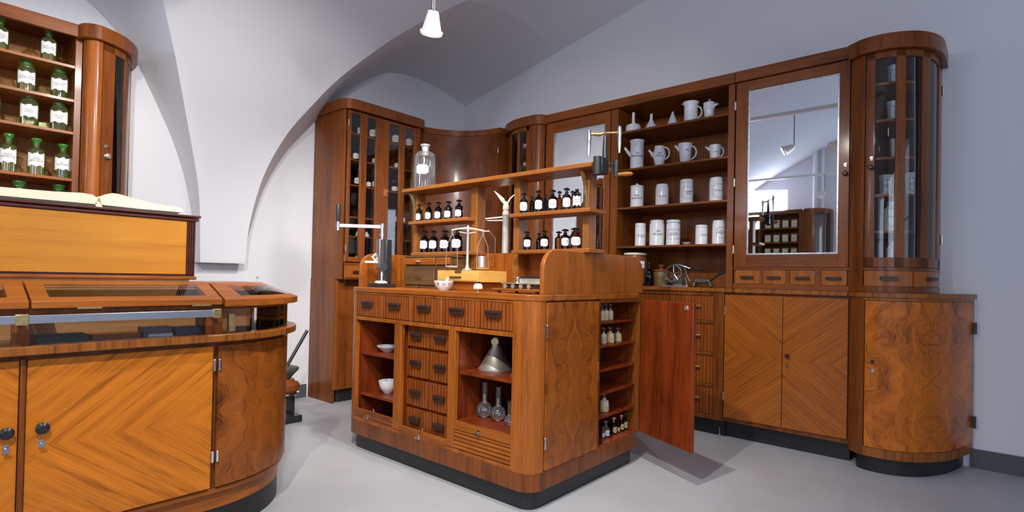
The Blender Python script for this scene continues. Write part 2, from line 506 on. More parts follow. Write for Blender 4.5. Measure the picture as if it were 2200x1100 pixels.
def patch(mb, wr, w, h, e=0.0012, n=20, shape='rect'):
    """a label lying on the surface"""
    def hw(t):                                               # half height at t in -1..1
        if shape == 'round': return h / 2 * (1 - 0.35 * max(0, abs(t) - 0.6) / 0.4)
        if shape == 'scallop': return h / 2 * (0.90 + 0.10 * math.cos(t * PI * 2.4) + (0.08 if abs(t) > 0.85 else 0) - 0.16 * max(0, abs(t) - 0.93) / 0.07)
        return h / 2
    rows = []
    for i in range(n + 1):
        t = -1 + 2 * i / n
        rows.append((wr(t * w / 2, -hw(t), e), wr(t * w / 2, hw(t), e), wr(t * w / 2, hw(t), e - 0.001), wr(t * w / 2, -hw(t), e - 0.001)))
    k = len(mb.v)
    for r in rows: mb.v += list(r)
    for i in range(n):
        a, b = k + 4 * i, k + 4 * i + 4
        for q in range(4): mb.face((a + q, b + q, b + (q + 1) % 4, a + (q + 1) % 4))
    mb.face((k + 3, k + 2, k + 1, k)); mb.face((k + 4 * n, k + 4 * n + 1, k + 4 * n + 2, k + 4 * n + 3))


def letters(mb, wr, body, size, e=0.002, dv=0.0, du=0.0, spacing=1.0):
    vs, fs = text_mesh(body, size, spacing)
    mb.add([wr(u + du, v + dv, e) for u, v in vs], fs)


def strokes(mb, wr, w, h, lines=2, e=0.002):
    """worn, unreadable small writing"""
    for l in range(lines):
        v = h * (0.5 - (l + 0.5) / lines) * 0.75
        u = -w / 2 * 0.62
        while u < w / 2 * 0.62:
            du = random.uniform(0.05, 0.13) * w
            a, b = (u, min(u + du * 0.75, w * 0.33))
            t = h * 0.035
            mb.add([wr(a, v - t, e), wr(b, v - t, e), wr(b, v + t * random.uniform(0.6, 2), e), wr(a, v + t * random.uniform(0.6, 2), e)], [(0, 1, 2, 3)])
            u += du


def outline(mb, wr, pts, t=0.0012, e=0.0016):
    """thin drawn line through (u, v) points"""
    for (a, b) in zip(pts, pts[1:]):
        d = Vector((b[0] - a[0], b[1] - a[1])); L_ = d.length
        if L_ < 1e-6: continue
        nrm = Vector((-d.y, d.x)) / L_ * t / 2
        n = max(1, int(L_ / 0.008))
        for i in range(n):
            p = Vector(a) + d * (i / n); q = Vector(a) + d * ((i + 1) / n)
            mb.add([wr(p.x - nrm.x, p.y - nrm.y, e), wr(q.x - nrm.x, q.y - nrm.y, e), wr(q.x + nrm.x, q.y + nrm.y, e), wr(p.x + nrm.x, p.y + nrm.y, e)], [(0, 1, 2, 3)])

# ============================================================ THE ROOM
XB, XR, YL, YF, ZT = -4.45, 4.37, 4.55, -3.2, 5.0
struct(MB().box(XB, XR, YF, YL, -0.05, 0.0).build('floor', FLOOR))
struct(MB().box(XR, XR + 0.15, YF, YL + 0.15, -0.05, ZT).build('wall_right', PLASTER))
struct(MB().box(XB - 0.15, XR, YL, YL + 0.15, -0.05, ZT).build('wall_left', PLASTER))


def wall_with_holes(name, axis, p, thick, a0, a1, holes):
    """wall in the plane axis = p with rectangular window openings (a0, a1, z0, z1)"""
    mb = MB()
    def bx(u0, u1, z0, z1):
        if axis == 'x': mb.box(min(p, p + thick), max(p, p + thick), u0, u1, z0, z1)
        else: mb.box(u0, u1, min(p, p + thick), max(p, p + thick), z0, z1)
    cur = a0
    for (h0, h1, z0, z1) in sorted(holes):
        bx(cur, h0, -0.05, ZT); bx(h0, h1, -0.05, z0); bx(h0, h1, z1, ZT); cur = h1
    bx(cur, a1, -0.05, ZT)
    struct(mb.build(name, PLASTER))


wall_with_holes('wall_back', 'x', XB, -0.3, YF, YL, [(-1.5, 1.1, 1.1, 2.8), (3.02, 4.2, 2.25, 3.05)])  # first opening is for the added fill window
wall_with_holes('wall_front', 'y', YF, -0.3, XB, XR, [(-2.1, -0.3, 1.0, 2.8), (1.1, 2.7, 1.0, 2.8)])


def window(n, axis, p, a0, a1, z0, z1):
    fr = MB(); pn = MB()
    def bx(mb, u0, u1, w0, w1, d0, d1):
        if axis == 'x': mb.box(p - d1, p - d0, u0, u1, w0, w1)
        else: mb.box(u0, u1, p - d1, p - d0, w0, w1)
    t = 0.05
    bx(fr, a0, a1, z0, z0 + t, 0.1, 0.16); bx(fr, a0, a1, z1 - t, z1, 0.1, 0.16)
    bx(fr, a0, a0 + t, z0 + t, z1 - t, 0.1, 0.16); bx(fr, a1 - t, a1, z0 + t, z1 - t, 0.1, 0.16)
    for k in (1, 2, 3):
        u = a0 + (a1 - a0) * k / 4; bx(fr, u - 0.015, u + 0.015, z0 + t, z1 - t, 0.11, 0.15)
    zz = z0 + (z1 - z0) * 0.5; bx(fr, a0 + t, a1 - t, zz - 0.015, zz + 0.015, 0.105, 0.155)
    o = struct(fr.build('window_%d' % n, WHITEP))
    bx(pn, a0 + t, a1 - t, z0 + t, z1 - t, 0.165, 0.175)
    g = pn.build('window_%d_pane' % n, SKYP); g.parent = o; g['kind'] = 'structure'


window(1, 'x', XB, 3.02, 4.2, 2.25, 3.05)
window(4, "x", XB, -1.5, 1.1, 1.1, 2.8)  # unseen added window, put in to light the far ceiling and right side
window(2, 'y', YF, -2.1, -0.3, 1.0, 2.8)
window(3, 'y', YF, 1.1, 2.7, 1.0, 2.8)

# vaulted ceiling: a barrel along the left wall, cut by two arched bays
L0 = [(1.539, 4.42, 1.181), (1.52, 4.39, 1.527), (1.495, 4.36, 1.729), (1.44, 4.325, 1.955), (1.391, 4.281, 2.123), (1.336, 4.216, 2.28),
      (1.278, 4.136, 2.424), (1.224, 4.065, 2.563), (1.163, 3.989, 2.69), (1.105, 3.91, 2.808), (0.98, 3.72, 3.04), (0.80, 3.52, 3.2), (0.5, 3.3, 3.34), (0.1, 3.22, 3.389)]
W0 = [(1.539, 4.549, 1.181), (1.53, 4.549, 1.45), (1.51, 4.549, 1.571), (1.47, 4.549, 1.77), (1.421, 4.549, 1.947), (1.355, 4.549, 2.12), (1.275, 4.549, 2.296),
      (1.153, 4.549, 2.549), (1.07, 4.549, 2.68), (0.983, 4.549, 2.79), (0.846, 4.549, 2.91), (0.62, 4.549, 3.02), (0.36, 4.549, 3.09), (0.1, 4.549, 3.11)]
E0 = [(1.869, 4.42, 1.175), (1.873, 4.4, 1.416), (1.9, 4.38, 1.603), (1.936, 4.355, 1.79), (1.986, 4.32, 1.965), (2.053, 4.28, 2.13), (2.131, 4.22, 2.298), (2.249, 4.12, 2.483),
      (2.315, 4.06, 2.592), (2.418, 3.97, 2.739), (2.57, 3.84, 2.914), (2.707, 3.72, 3.064), (2.859, 3.52, 3.21), (3.089, 3.22, 3.389)]
W1 = [(1.87, 4.549, 1.175), (1.93, 4.549, 1.35), (1.97, 4.549, 1.50), (2.03, 4.549, 1.74), (2.13, 4.549, 1.96), (2.24, 4.549, 2.15), (2.36, 4.549, 2.30), (2.50, 4.549, 2.47),
      (2.62, 4.549, 2.61), (2.776, 4.549, 2.79), (2.995, 4.549, 2.982), (3.196, 4.549, 3.12), (3.32, 4.549, 3.17), (3.436, 4.549, 3.192)]


def fine(poly, n):
    L = [0.0]
    for a, b in zip(poly, poly[1:]): L.append(L[-1] + math.dist(a, b))
    return [tuple(float(np.interp(L[-1] * k / n, L, [p[i] for p in poly])) for i in range(3)) for k in range(n + 1)]


def chaikin3(poly, n=2):
    for _ in range(n):
        out = [poly[0]]
        for a, b in zip(poly, poly[1:]):
            out += [tuple(a[i] * .75 + b[i] * .25 for i in range(3)), tuple(a[i] * .25 + b[i] * .75 for i in range(3))]
        out.append(poly[-1]); poly = out
    return poly


def ruled(mb, A, B, n=6):
    k = len(mb.v)
    for a, b in zip(A, B):
        for j in range(n + 1):
            t = j / n
            mb.v.append(tuple(a[i] * (1 - t) + b[i] * t for i in range(3)))
    for i in range(len(A) - 1):
        for j in range(n):
            q = k + i * (n + 1) + j
            mb.face((q, q + 1, q + n + 2, q + n + 1))


Ls, Ws, Es, W1s = [fine(chaikin3(p), 40) for p in (L0, W0, E0, W1)]
# same heights on both edges of the pier web
def at_z(curve, z):
    zs = [p[2] for p in curve]
    return tuple(float(np.interp(z, zs, [p[i] for p in curve])) for i in range(2)) + (z,)


zz = [1.181 + (3.389 - 1.181) * k / 44 for k in range(45)]
web_L = [at_z(Ls, z) for z in zz]; web_E = [at_z(Es, z) for z in zz]
mir = lambda P: [(0.2 - p[0], p[1], p[2]) for p in P]
mb = MB(); ruled(mb, web_L, web_E, 10); c1 = mb
ruled(c1, [(0.2 - p[0], p[1], p[2]) for p in web_L], [(XB, p[1], p[2]) for p in web_L], 4)
mb2 = MB(); ruled(mb2, Ls, Ws, 3); ruled(mb2, mir(Ls), mir(Ws), 3)
mb3 = MB(); ruled(mb3, Es, W1s, 5)
ye = [3.22, 2.4, 1.2, 0.0, -3.2]; ox = [3.089, 3.17, 3.3, 3.4, 3.5]; oz = [3.389, 3.80, 4.10, 4.25, 4.35]
row0 = [(3.436, 4.549, 3.192), (3.56, 4.549, 3.206), (3.682, 4.549, 3.206), (3.9, 4.549, 3.19), (4.085, 4.549, 3.166), (4.37, 4.549, 3.09)]
def drow(k):
    y = ye[k]; zr = 3.09 + 0.22 * (4.55 - y)
    out = []
    for t in (0, .18, .36, .55, .75, 1):
        out.append((ox[k] + (4.37 - ox[k]) * t, y, oz[k] * (1 - t) + zr * t + 0.10 * math.sin(PI * t)))
    return out
rows_ = [row0] + [drow(k) for k in range(5)]
for a, b in zip(rows_, rows_[1:]): ruled(mb3, a, b, 4)
mb4 = MB()
crown = [(y, z) for y, z in zip(ye, oz)]
ruled(mb4, [(XB, y, z) for y, z in crown], [(x, y, z) for x, (y, z) in zip(ox, crown)], 12)
mb5 = MB().box(1.539, 1.869, 4.42, 4.549, 1.17, 1.18)
allc = MB()
for m_ in (c1, mb2, mb3, mb4, mb5):
    allc.add(m_.v, m_.f)
ceil = allc.build('ceiling', PLASTER, ang=28)
struct(ceil)
struct(MB().box(XB, XR, YF, YL, ZT, ZT + 0.1).build('ceiling_slab', PLASTER))
struct(MB().box(XB, 2.48, YL - 0.012, YL, 0, 0.115).build('baseboard_left', BASEB))
struct(MB().box(XR - 0.012, XR, YF, 0.03, 0, 0.115).build('baseboard_right', BASEB))


# ============================================================ small fittings
def pull(p, parent, n, w=0.075, h=0.026, name='handle', mat=None):
    """bar pull standing off a front at p, n = outward direction (2d)"""
    nx, ny = n; t = (-ny, nx)
    mb = MB()
    c = Vector((p[0] + nx * 0.014, p[1] + ny * 0.014, p[2]))
    mb.obox(c, (t[0], t[1], 0), (nx, ny, 0), (0, 0, 1), w / 2, 0.007, h / 2)
    mb.obox(c + Vector((nx, ny, 0)) * 0.009 + Vector((0, 0, h * 0.25)), (t[0], t[1], 0), (nx, ny, 0), (0, 0, 1), w / 2 * 0.96, 0.004, h / 5)
    mb.obox((p[0] + nx * 0.004, p[1] + ny * 0.004, p[2]), (t[0], t[1], 0), (nx, ny, 0), (0, 0, 1), w / 2 * 0.8, 0.005, h / 3.2)
    return mb.build(name, mat or HANDLE, parent, bevel=0.0015)


def knob(p, parent, n, r=0.016, mat=None, name='knob'):
    nx, ny = n
    P = Vector(p); N_ = Vector((nx, ny, 0))
    mb = MB()
    mb.cyl(P, P + N_ * 0.012, r * 0.8, r * 0.35, 14); mb.cyl(P + N_ * 0.012, P + N_ * 0.020, r * 0.35, r, 14)
    mb.cyl(P + N_ * 0.020, P + N_ * 0.028, r, r * 0.55, 14)
    return mb.build(name, mat or HANDLE, parent)


def keyhole(p, parent, n, s=1.0):
    nx, ny = n; t = (-ny, nx)
    P = Vector(p); N_ = Vector((nx, ny, 0))
    mb = MB(); mb.obox(P + N_ * 0.0015, (t[0], t[1], 0), (nx, ny, 0), (0, 0, 1), 0.006 * s, 0.0015, 0.011 * s)
    mb.cyl(P + N_ * 0.002, P + N_ * 0.018, 0.0022 * s, seg=8); mb.obox(P + N_ * 0.02, (t[0], t[1], 0), (nx, ny, 0), (0, 0, 1), 0.007 * s, 0.002, 0.003 * s)
    return mb.build('lock_key', CHROME, parent)


def hinge(p, parent, r=0.005, h=0.045, mat=None):
    mb = MB().cyl((p[0], p[1], p[2] - h / 2), (p[0], p[1], p[2] + h / 2), r, seg=10)
    mb.ball((p[0], p[1], p[2] + h / 2), r * 0.9, 8); mb.ball((p[0], p[1], p[2] - h / 2), r * 0.9, 8)
    return mb.build('hinge', mat or CHROME, parent)


def rrect(x0, x1, y0, y1, r, corners=(1, 1, 1, 1), n=7):
    """rounded plan rectangle; corners in order (x0,y0) (x1,y0) (x1,y1) (x0,y1)"""
    out = []
    for (cx, cy, a0, on) in ((x0, y0, PI, corners[0]), (x1, y0, -PI / 2, corners[1]), (x1, y1, 0, corners[2]), (x0, y1, PI / 2, corners[3])):
        if not on: out.append((cx, cy)); continue
        ox_ = cx + (r if cx == x0 else -r); oy_ = cy + (r if cy == y0 else -r)
        for k in range(n + 1):
            a = a0 + PI / 2 * k / n; out.append((ox_ + r * math.cos(a), oy_ + r * math.sin(a)))
    return out


# ============================================================ THE DISPENSING ISLAND
isl = thing('dispensing_counter', 'walnut pharmacy island with drawers, open bays, an open side door and bottle shelves on top', 'counter', (2.51, 2.33, 0))
MB().prism(rrect(2.0, 3.02, 1.587, 3.07, 0.07), 0, 0.092).build('plinth', PLINTH, isl)
MB().prism(rrect(1.97, 3.05, 1.56, 3.10, 0.09), 0.092, 0.18).build('base_frame', WAL, isl, bevel=0.002)
MB().prism(rrect(1.966, 3.054, 1.556, 3.104, 0.094), 0.992, 1.022).build('worktop', WALLY, isl, bevel=0.004)
q1 = [(1.97, 1.688), (1.97, 1.65)] + [(2.06 + 0.09 * math.cos(a), 1.65 + 0.09 * math.sin(a)) for a in [PI + PI / 2 * k / 8 for k in range(1, 9)]]
q2 = [(2.06 + 0.09 * math.cos(a), 3.01 + 0.09 * math.sin(a)) for a in [PI / 2 + PI / 2 * k / 8 for k in range(0, 9)]]
MB().band(q1, 0.18, 0.992, 0.03).build('corner_post', WALL, isl)
MB().band(q2, 0.18, 0.992, 0.03).build('corner_post', WALL, isl)
fr = MB()
for y0, y1 in ((2.087, 2.14), (2.545, 2.61)): fr.box(1.972, 2.0, y0, y1, 0.2, 0.815)
fr.box(1.972, 2.0, 1.688, 3.01, 0.815, 0.838); fr.box(1.972, 2.0, 1.688, 3.01, 0.98, 0.992)
fr.box(1.972, 2.0, 1.688, 3.01, 0.18, 0.197)
for y in (2.741, 2.467, 2.2075, 1.939): fr.box(1.974, 2.0, y - 0.006, y + 0.006, 0.838, 0.98)
fr.build('front_frame', WALL, isl, bevel=0.0015)
b = MB()                                                     # carcass panels
b.box(3.02, 3.05, 1.64, 3.01, 0.18, 0.992); b.box(2.06, 3.05, 3.07, 3.10, 0.18, 0.992)
b.box(2.0, 2.45, 2.10, 2.115, 0.18, 0.82); b.box(2.0, 2.45, 2.565, 2.58, 0.18, 0.82); b.box(2.0, 2.45, 2.995, 3.01, 0.18, 0.82)
b.box(2.0, 2.50, 1.675, 1.688, 0.18, 0.82); b.box(2.0, 2.46, 1.69, 3.0, 0.82, 0.835)
b.box(2.53, 2.56, 1.575, 1.95, 0.18, 0.992); b.box(2.56, 3.02, 1.94, 1.955, 0.18, 0.992); b.box(2.06, 3.02, 1.575, 1.95, 0.982, 0.991)
b.build('carcass', RED, isl)
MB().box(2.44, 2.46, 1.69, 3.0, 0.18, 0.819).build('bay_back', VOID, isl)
sd = MB()
sd.box(2.06, 2.066, 1.562, 1.575, 0.18, 0.992); sd.box(2.532, 2.56, 1.562, 1.58, 0.18, 0.985); sd.box(3.012, 3.05, 1.562, 1.64, 0.18, 0.992); sd.box(2.56, 3.012, 1.562, 1.58, 0.972, 0.992)
build_each(sd, 'side_stile', WAL, isl)
for i, (y0, y1) in enumerate([(2.748, 3.012), (2.475, 2.734), (2.215, 2.459), (1.945, 2.2), (1.688, 1.934)]):
    d = MB().box(1.974, 1.99, y0, y1, 0.842, 0.978).build('drawer', ZEB, isl, origin=(1.974, (y0 + y1) / 2, 0.91), bevel=0.0015)
    pull((1.974, (y0 + y1) / 2, 0.922), d, (-1, 0), 0.098, 0.034)
for (z0, z1) in ((0.69, 0.812), (0.515, 0.672), (0.348, 0.498)):
    for (y0, y1) in ((2.36, 2.545), (2.14, 2.352)):
        d = MB().box(2.02, 2.036, y0, y1, z0, z1).build('drawer', ZEB, isl, origin=(2.02, (y0 + y1) / 2, z0), bevel=0.0015)
        pull((2.02, (y0 + y1) / 2, z0 + (z1 - z0) * 0.52), d, (-1, 0), 0.082, 0.033)
d = MB().box(2.02, 2.036, 2.14, 2.545, 0.20, 0.330).build('drawer', ZEB, isl, origin=(2.02, 2.34, 0.2), bevel=0.0015)
for y in (2.4525, 2.246): pull((2.02, y, 0.272), d, (-1, 0), 0.082, 0.033)
MB().box(2.036, 2.05, 2.14, 2.545, 0.2, 0.82).build('drawer_case', RED, isl)
o = MB().box(1.968, 1.985, 2.142, 2.543, 0.19, 0.232).build('roller_shutter', WALLY, isl, bevel=0.002)
keyhole((1.968, 2.36, 0.20), o, (-1, 0), 1.3); keyhole((1.976, 2.34, 0.242), o, (-1, 0), 1.1)
for z in (0.61, 0.35): MB().box(2.005, 2.44, 2.61, 2.995, z - 0.016, z).build('shelf', RED, isl, bevel=0.002)
o = MB().box(1.968, 1.985, 2.612, 3.005, 0.212, 0.258).box(1.972, 1.98, 2.612, 3.005, 0.195, 0.208).build('roller_shutter', WALLY, isl, bevel=0.002)
keyhole((1.968, 2.85, 0.222), o, (-1, 0), 1.3); keyhole((1.976, 2.80, 0.268), o, (-1, 0), 1.1)
MB().box(2.005, 2.44, 1.69, 2.087, 0.584, 0.60).build('shelf', RED, isl, bevel=0.002)
MB().box(1.99, 2.44, 1.69, 2.087, 0.325, 0.345).build('shelf', RED, isl)
rs = MB().box(1.970, 1.985, 1.69, 2.085, 0.302, 0.345)
for k in range(5):
    z = 0.199 + k * 0.0205
    rs.cyl((1.982, 1.69, z + 0.0095), (1.982, 2.085, z + 0.0095), 0.0098, seg=10)
o = rs.build('roller_shutter', WALLY, isl)
keyhole((1.97, 1.90, 0.315), o, (-1, 0), 1.3)
d = MB().box(2.068, 2.53, 1.554, 1.572, 0.184, 0.984).build('door', BURLX, isl, origin=(2.30, 1.56, 0.575), bevel=0.0015)
for z in (0.85, 0.315): hinge((2.064, 1.552, z), d, 0.006, 0.05)
MB().box(2.518, 2.532, 1.548, 1.555, 0.545, 0.655).build('finger_pull', WALL, d, bevel=0.003)
# the open right-hand door
hx, hy = 3.03, 1.552; ex, ey = 2.838, 1.15
dv = Vector((ex - hx, ey - hy, 0)); Ld = dv.length; dv.normalize(); dn = Vector((dv.y, -dv.x, 0))
mbd = MB().obox(Vector((hx, hy, 0)) + dv * Ld / 2 + dn * 0.0 + Vector((0, 0, 0.583)), dv, dn, (0, 0, 1), Ld / 2, 0.011, 0.401)
d = mbd.build('door', RED, isl, origin=(hx, hy, 0.583), bevel=0.003)
lk = Vector((hx, hy, 0.955)) + dv * (Ld - 0.05)
for s_ in (1,):
    nn = dn if dn.x < 0 else -dn
    MB().cyl(lk + nn * 0.011, lk + nn * 0.018, 0.014, 0.012, 16).build('lock_rosette', PEWTER, d)
for z in (0.85, 0.42): hinge((3.038, 1.545, z), d, 0.006, 0.05, BRASS)
for z in (0.865, 0.730, 0.597, 0.468, 0.335): MB().box(2.56, 3.012, 1.59, 1.94, z - 0.013, z).build('shelf', RED, isl)
MB().box(2.56, 3.012, 1.565, 1.94, 0.18, 0.186).build('shelf', RED, isl)


def wingpoly(x0, x1, z0, z1, r):
    out = [(x1, z0)]
    for k in range(9):
        a = PI / 2 * k / 8; out.append((x1 - r + r * math.cos(a), z1 - r + r * math.sin(a)))
    for k in range(9):
        a = PI / 2 + PI / 2 * k / 8; out.append((x0 + r + r * math.cos(a), z1 - r + r * math.sin(a)))
    out.append((x0, z0)); return out


for y0 in (1.562, 3.073):
    MB().prism_axis(wingpoly(2.04, 3.04, 1.022, 1.243, 0.10), y0, y0 + 0.024, 'y').build('side_panel', WALL, isl, bevel=0.003)
MB().box(2.54, 2.56, 1.586, 3.073, 1.022, 1.255).build('back_panel', WALL, isl)
for y0, y1 in ((3.025, 3.065), (2.43, 2.485), (2.075, 2.12), (1.588, 1.626)):
    MB().box(2.46, 2.539, y0, y1, 1.022, 1.686).build('post', SHELFZ, isl, bevel=0.002)
MB().box(2.37, 2.57, 1.52, 3.09, 1.686, 1.710).build('shelf', SHELF, isl, bevel=0.003)
for (y0, y1, z) in ((1.53, 2.085, 1.475), (1.53, 2.065, 1.262), (2.44, 3.02, 1.478), (2.42, 2.985, 1.262)):
    MB().box(2.378, 2.51 + 0.03, y0, y1, z - 0.022, z).build('shelf', SHELF, isl, bevel=0.003)
for y in (3.045, 1.607):
    pts = [(2.385, y, 1.684)] + [(2.385 + 0.07 * math.sin(a), y, 1.684 - 0.13 * (1 - math.cos(a))) for a in [PI / 2 * k / 8 for k in range(1, 9)]] + [(2.456, y, 1.52), (2.456, y, 1.49)]
    mbk = MB()
    for a_, b_ in zip(pts, pts[1:]):
        m_ = (Vector(a_) + Vector(b_)) / 2; dd = Vector(b_) - Vector(a_); L_ = dd.length
        if L_ < 1e-5: continue
        dd.normalize(); mbk.obox(m_, dd, (0, 1, 0), dd.cross(Vector((0, 1, 0))), L_ / 2 + 0.001, 0.011, 0.0018)
    mbk.cyl((2.452, y, 1.50), (2.456, y, 1.50), 0.003, seg=8)
    mbk.build('shelf_bracket', BRASS, isl)

# ============================================================ THE DISPLAY COUNTER (left)
CX, CY = 0.92, 2.87


def cplan(r, x0=-0.75, yend=3.0, n=22):
    """front line, quarter round end and short return of the display counter, r = end radius"""
    return [(x0, CY - r)] + [(CX + r * math.sin(a), CY - r * math.cos(a)) for a in [PI / 2 * k / n for k in range(n + 1)]] + [(CX + r, yend)]


def closed(r, x0=-0.75, yend=3.0): return cplan(r, x0, yend) + [(x0, yend)]


dc = thing('display_counter', 'long walnut display counter with glass-topped case, metal rail and rounded end, at the left', 'counter', (0.3, 2.7, 0))
MB().prism(closed(0.44), 0, 0.105).build('plinth', PLINTH, dc)
MB().prism(closed(0.443), 0.105, 0.175).build('base_band', WALLX, dc)
MB().prism(closed(0.462), 0.175, 0.196).build('base_moulding', WALLX, dc, bevel=0.004)
MB().prism(closed(0.455), 0.196, 0.812).build('carcass', WAL, dc)
for (x0, x1, ox_) in ((-0.30, 0.296, 0.305), (0.316, 0.895, 0.305)):
    d = MB().box(x0, x1, 2.396, 2.414, 0.205, 0.792).build('door', CHEVX, dc, origin=(ox_, 2.40, 0.50), bevel=0.0015)
    kx = 0.268 if x1 < 0.3 else 0.357
    kb = knob((kx, 2.396, 0.562), d, (0, -1), 0.020, mat=IRON); keyhole((kx, 2.396, 0.508), d, (0, -1), 1.3)
    if x1 > 0.3:
        for z in (0.715, 0.335): hinge((0.899, 2.39, z), d, 0.006, 0.04)
MB().box(0.298, 0.314, 2.388, 2.414, 0.197, 0.80).build('centre_stile', WAL, dc, bevel=0.004)
pl = cplan(0.473)
Lc = arclen(pl); s_b = Lc[1]
d = MB().band(sub(pl, s_b - 0.005, s_b + 0.71), 0.205, 0.792, 0.018).build('door', BURLX, dc, origin=(1.16, 2.45, 0.52))
for z in (0.715, 0.335): hinge((0.918, 2.39, z), d, 0.006, 0.04)
MB().prism(closed(0.512), 0.812, 0.842).build('ledge', CROSS, dc, bevel=0.003)
# glazed case
ci = cplan(0.470)
Li = arclen(ci); sb = Li[1]
cf = MB()
cf.band(sub(ci, 0, sb + 0.80), 0.945, 0.966, 0.020)
for x0, x1 in ((0.275, 0.315), (-0.75, -0.70)): cf.box(x0, x1, 2.385, 2.42, 0.842, 0.945)
cf.box(0.862, 0.925, 2.392, 2.50, 0.842, 0.945)
cf.build('case_frame', WAL, dc)
MB().band(sub(ci, sb + 0.72, sb + 0.86), 0.842, 0.966, 0.02).build('case_frame', WALL, dc)
MB().box(-0.7, 0.275, 2.405, 2.409, 0.842, 0.945).build('glass_front', PANE, dc)
MB().box(0.315, 0.862, 2.405, 2.409, 0.842, 0.945).build('glass_front', PANE, dc)
ss = [sb + 0.01, sb + 0.15, sb + 0.34, sb + 0.53, sb + 0.64, sb + 0.72]
for a_, b_ in zip(ss, ss[1:]):
    MB().band(sub(ci, a_ + 0.002, b_ - 0.002), 0.842, 0.945, 0.004).build('glass_front', PANE, dc)
for s_ in ss[1:-1]:
    MB().band(sub(ci, s_ - 0.002, s_ + 0.002), 0.842, 0.945, 0.02).build('glass_joint', plain('glass_edge_%d' % int(s_ * 1000), (0.02, 0.07, 0.06), 0.1), dc)
MB().box(-0.75, 0.90, 2.62, 2.64, 0.842, 0.97).build('case_back', CASEW, dc)
MB().prism([(0.92 + 0.30 * math.sin(a), 2.87 - 0.30 * math.cos(a)) for a in [PI / 2 * k / 8 for k in range(9)]] + [(0.92, 2.87)], 0.842, 0.97).build('case_back', CASEW, dc)


def ramp(t): return 0.990 + 0.067 * t                         # lid slopes up towards the back


def lid_straight(x0, x1, nm='lid'):
    def seg(xa, xb, ta, tb, th=0.024):
        ya, yb = 2.356 + 0.174 * ta, 2.356 + 0.174 * tb
        za, zb = ramp(ta), ramp(tb)
        return [(xa, ya, za - th), (xb, ya, za - th), (xb, yb, zb - th), (xa, yb, zb - th), (xa, ya, za), (xb, ya, za), (xb, yb, zb), (xa, yb, zb)]
    F = [(0, 3, 2, 1), (4, 5, 6, 7), (0, 1, 5, 4), (1, 2, 6, 5), (2, 3, 7, 6), (3, 0, 4, 7)]
    mbf = MB()
    for q in ((x0, x1, 0, 0.2), (x0, x1, 0.82, 1), (x0, x0 + 0.05, 0.2, 0.82), (x1 - 0.05, x1, 0.2, 0.82)): mbf.add(seg(*q), F)
    o_ = mbf.build(nm, WALLX, dc, bevel=0.0015)
    MB().add(seg(x0 + 0.05, x1 - 0.05, 0.2, 0.82, 0.005), F).build('glass_top', PANE, o_)
    return o_


l1 = lid_straight(-0.62, 0.310); l2 = lid_straight(0.316, 0.908)
for x in (0.47, 0.83): MB().box(x - 0.035, x + 0.035, 2.350, 2.356, 0.962, 0.968).build('lid_lift', BRASS, l2)


def lid_round():
    A = [math.radians(77) * k / 16 for k in range(17)]
    def P(a, t, z=0.0):
        r = 0.515 + (0.345 - 0.515) * t
        return (CX + r * math.sin(a), CY - r * math.cos(a), ramp(t) + z - 0.004)
    def piece(aa, ta, tb, th):
        m_ = MB()
        vs = []
        for a in aa: vs += [P(a, ta), P(a, tb), P(a, tb, -th), P(a, ta, -th)]
        n = len(aa); fs = []
        for i in range(n - 1):
            for k in range(4): fs.append((4 * i + k, 4 * i + 4 + k, 4 * i + 4 + (k + 1) % 4, 4 * i + (k + 1) % 4))
        fs += [(0, 1, 2, 3), (4 * n - 1, 4 * n - 2, 4 * n - 3, 4 * n - 4)]
        m_.add(vs, fs); return m_
    f = piece(A, 0, 0.22, 0.028)
    for q in (piece(A, 0.80, 1, 0.024), piece(A[:3], 0.22, 0.80, 0.024), piece(A[-3:], 0.22, 0.80, 0.024)): f.add(q.v, q.f)
    o_ = f.build('lid', WALLX, dc)
    piece(A[2:-2], 0.22, 0.80, 0.005).build('glass_top', PANE, o_)
    return o_


l3 = lid_round()
MB().prism([(-0.75, 2.53), (0.92, 2.53)] + [(CX + 0.34 * math.sin(a), CY - 0.34 * math.cos(a)) for a in [PI / 2 * k / 10 for k in range(1, 11)]] + [(1.26, 3.0), (-0.75, 3.0)], 1.034, 1.052).build('rear_top', WALLX, dc, bevel=0.003)
MB().box(-0.75, 0.95, 2.95, 3.0, 0.842, 1.04).build('case_back', CASEW, dc)
MB().cyl((1.14, 2.56, 1.055), (1.14, 2.56, 1.075), 0.003, seg=8).ball((1.14, 2.56, 1.078), 0.005, 8).build('lid_peg', CHROME, dc)
rl = MB().box(-0.75, 0.862, 2.322, 2.334, 0.919, 0.947).build('hand_rail', STEEL, dc, bevel=0.002)
for x0, x1 in ((0.272, 0.306), (0.860, 0.892)):
    MB().box(x0, x1, 2.316, 2.338, 0.915, 0.951).box((x0 + x1) / 2 - 0.008, (x0 + x1) / 2 + 0.008, 2.338, 2.386, 0.925, 0.94).build('rail_bracket', BRASS, dc, bevel=0.002)
MB().box(0.945, 0.968, 2.375, 2.397, 0.852, 0.925).build('rail_plate', BRASS, dc, bevel=0.001)

# ============================================================ THE WALL CABINETS (right run)
XF = 3.88                                                     # front plane of the run
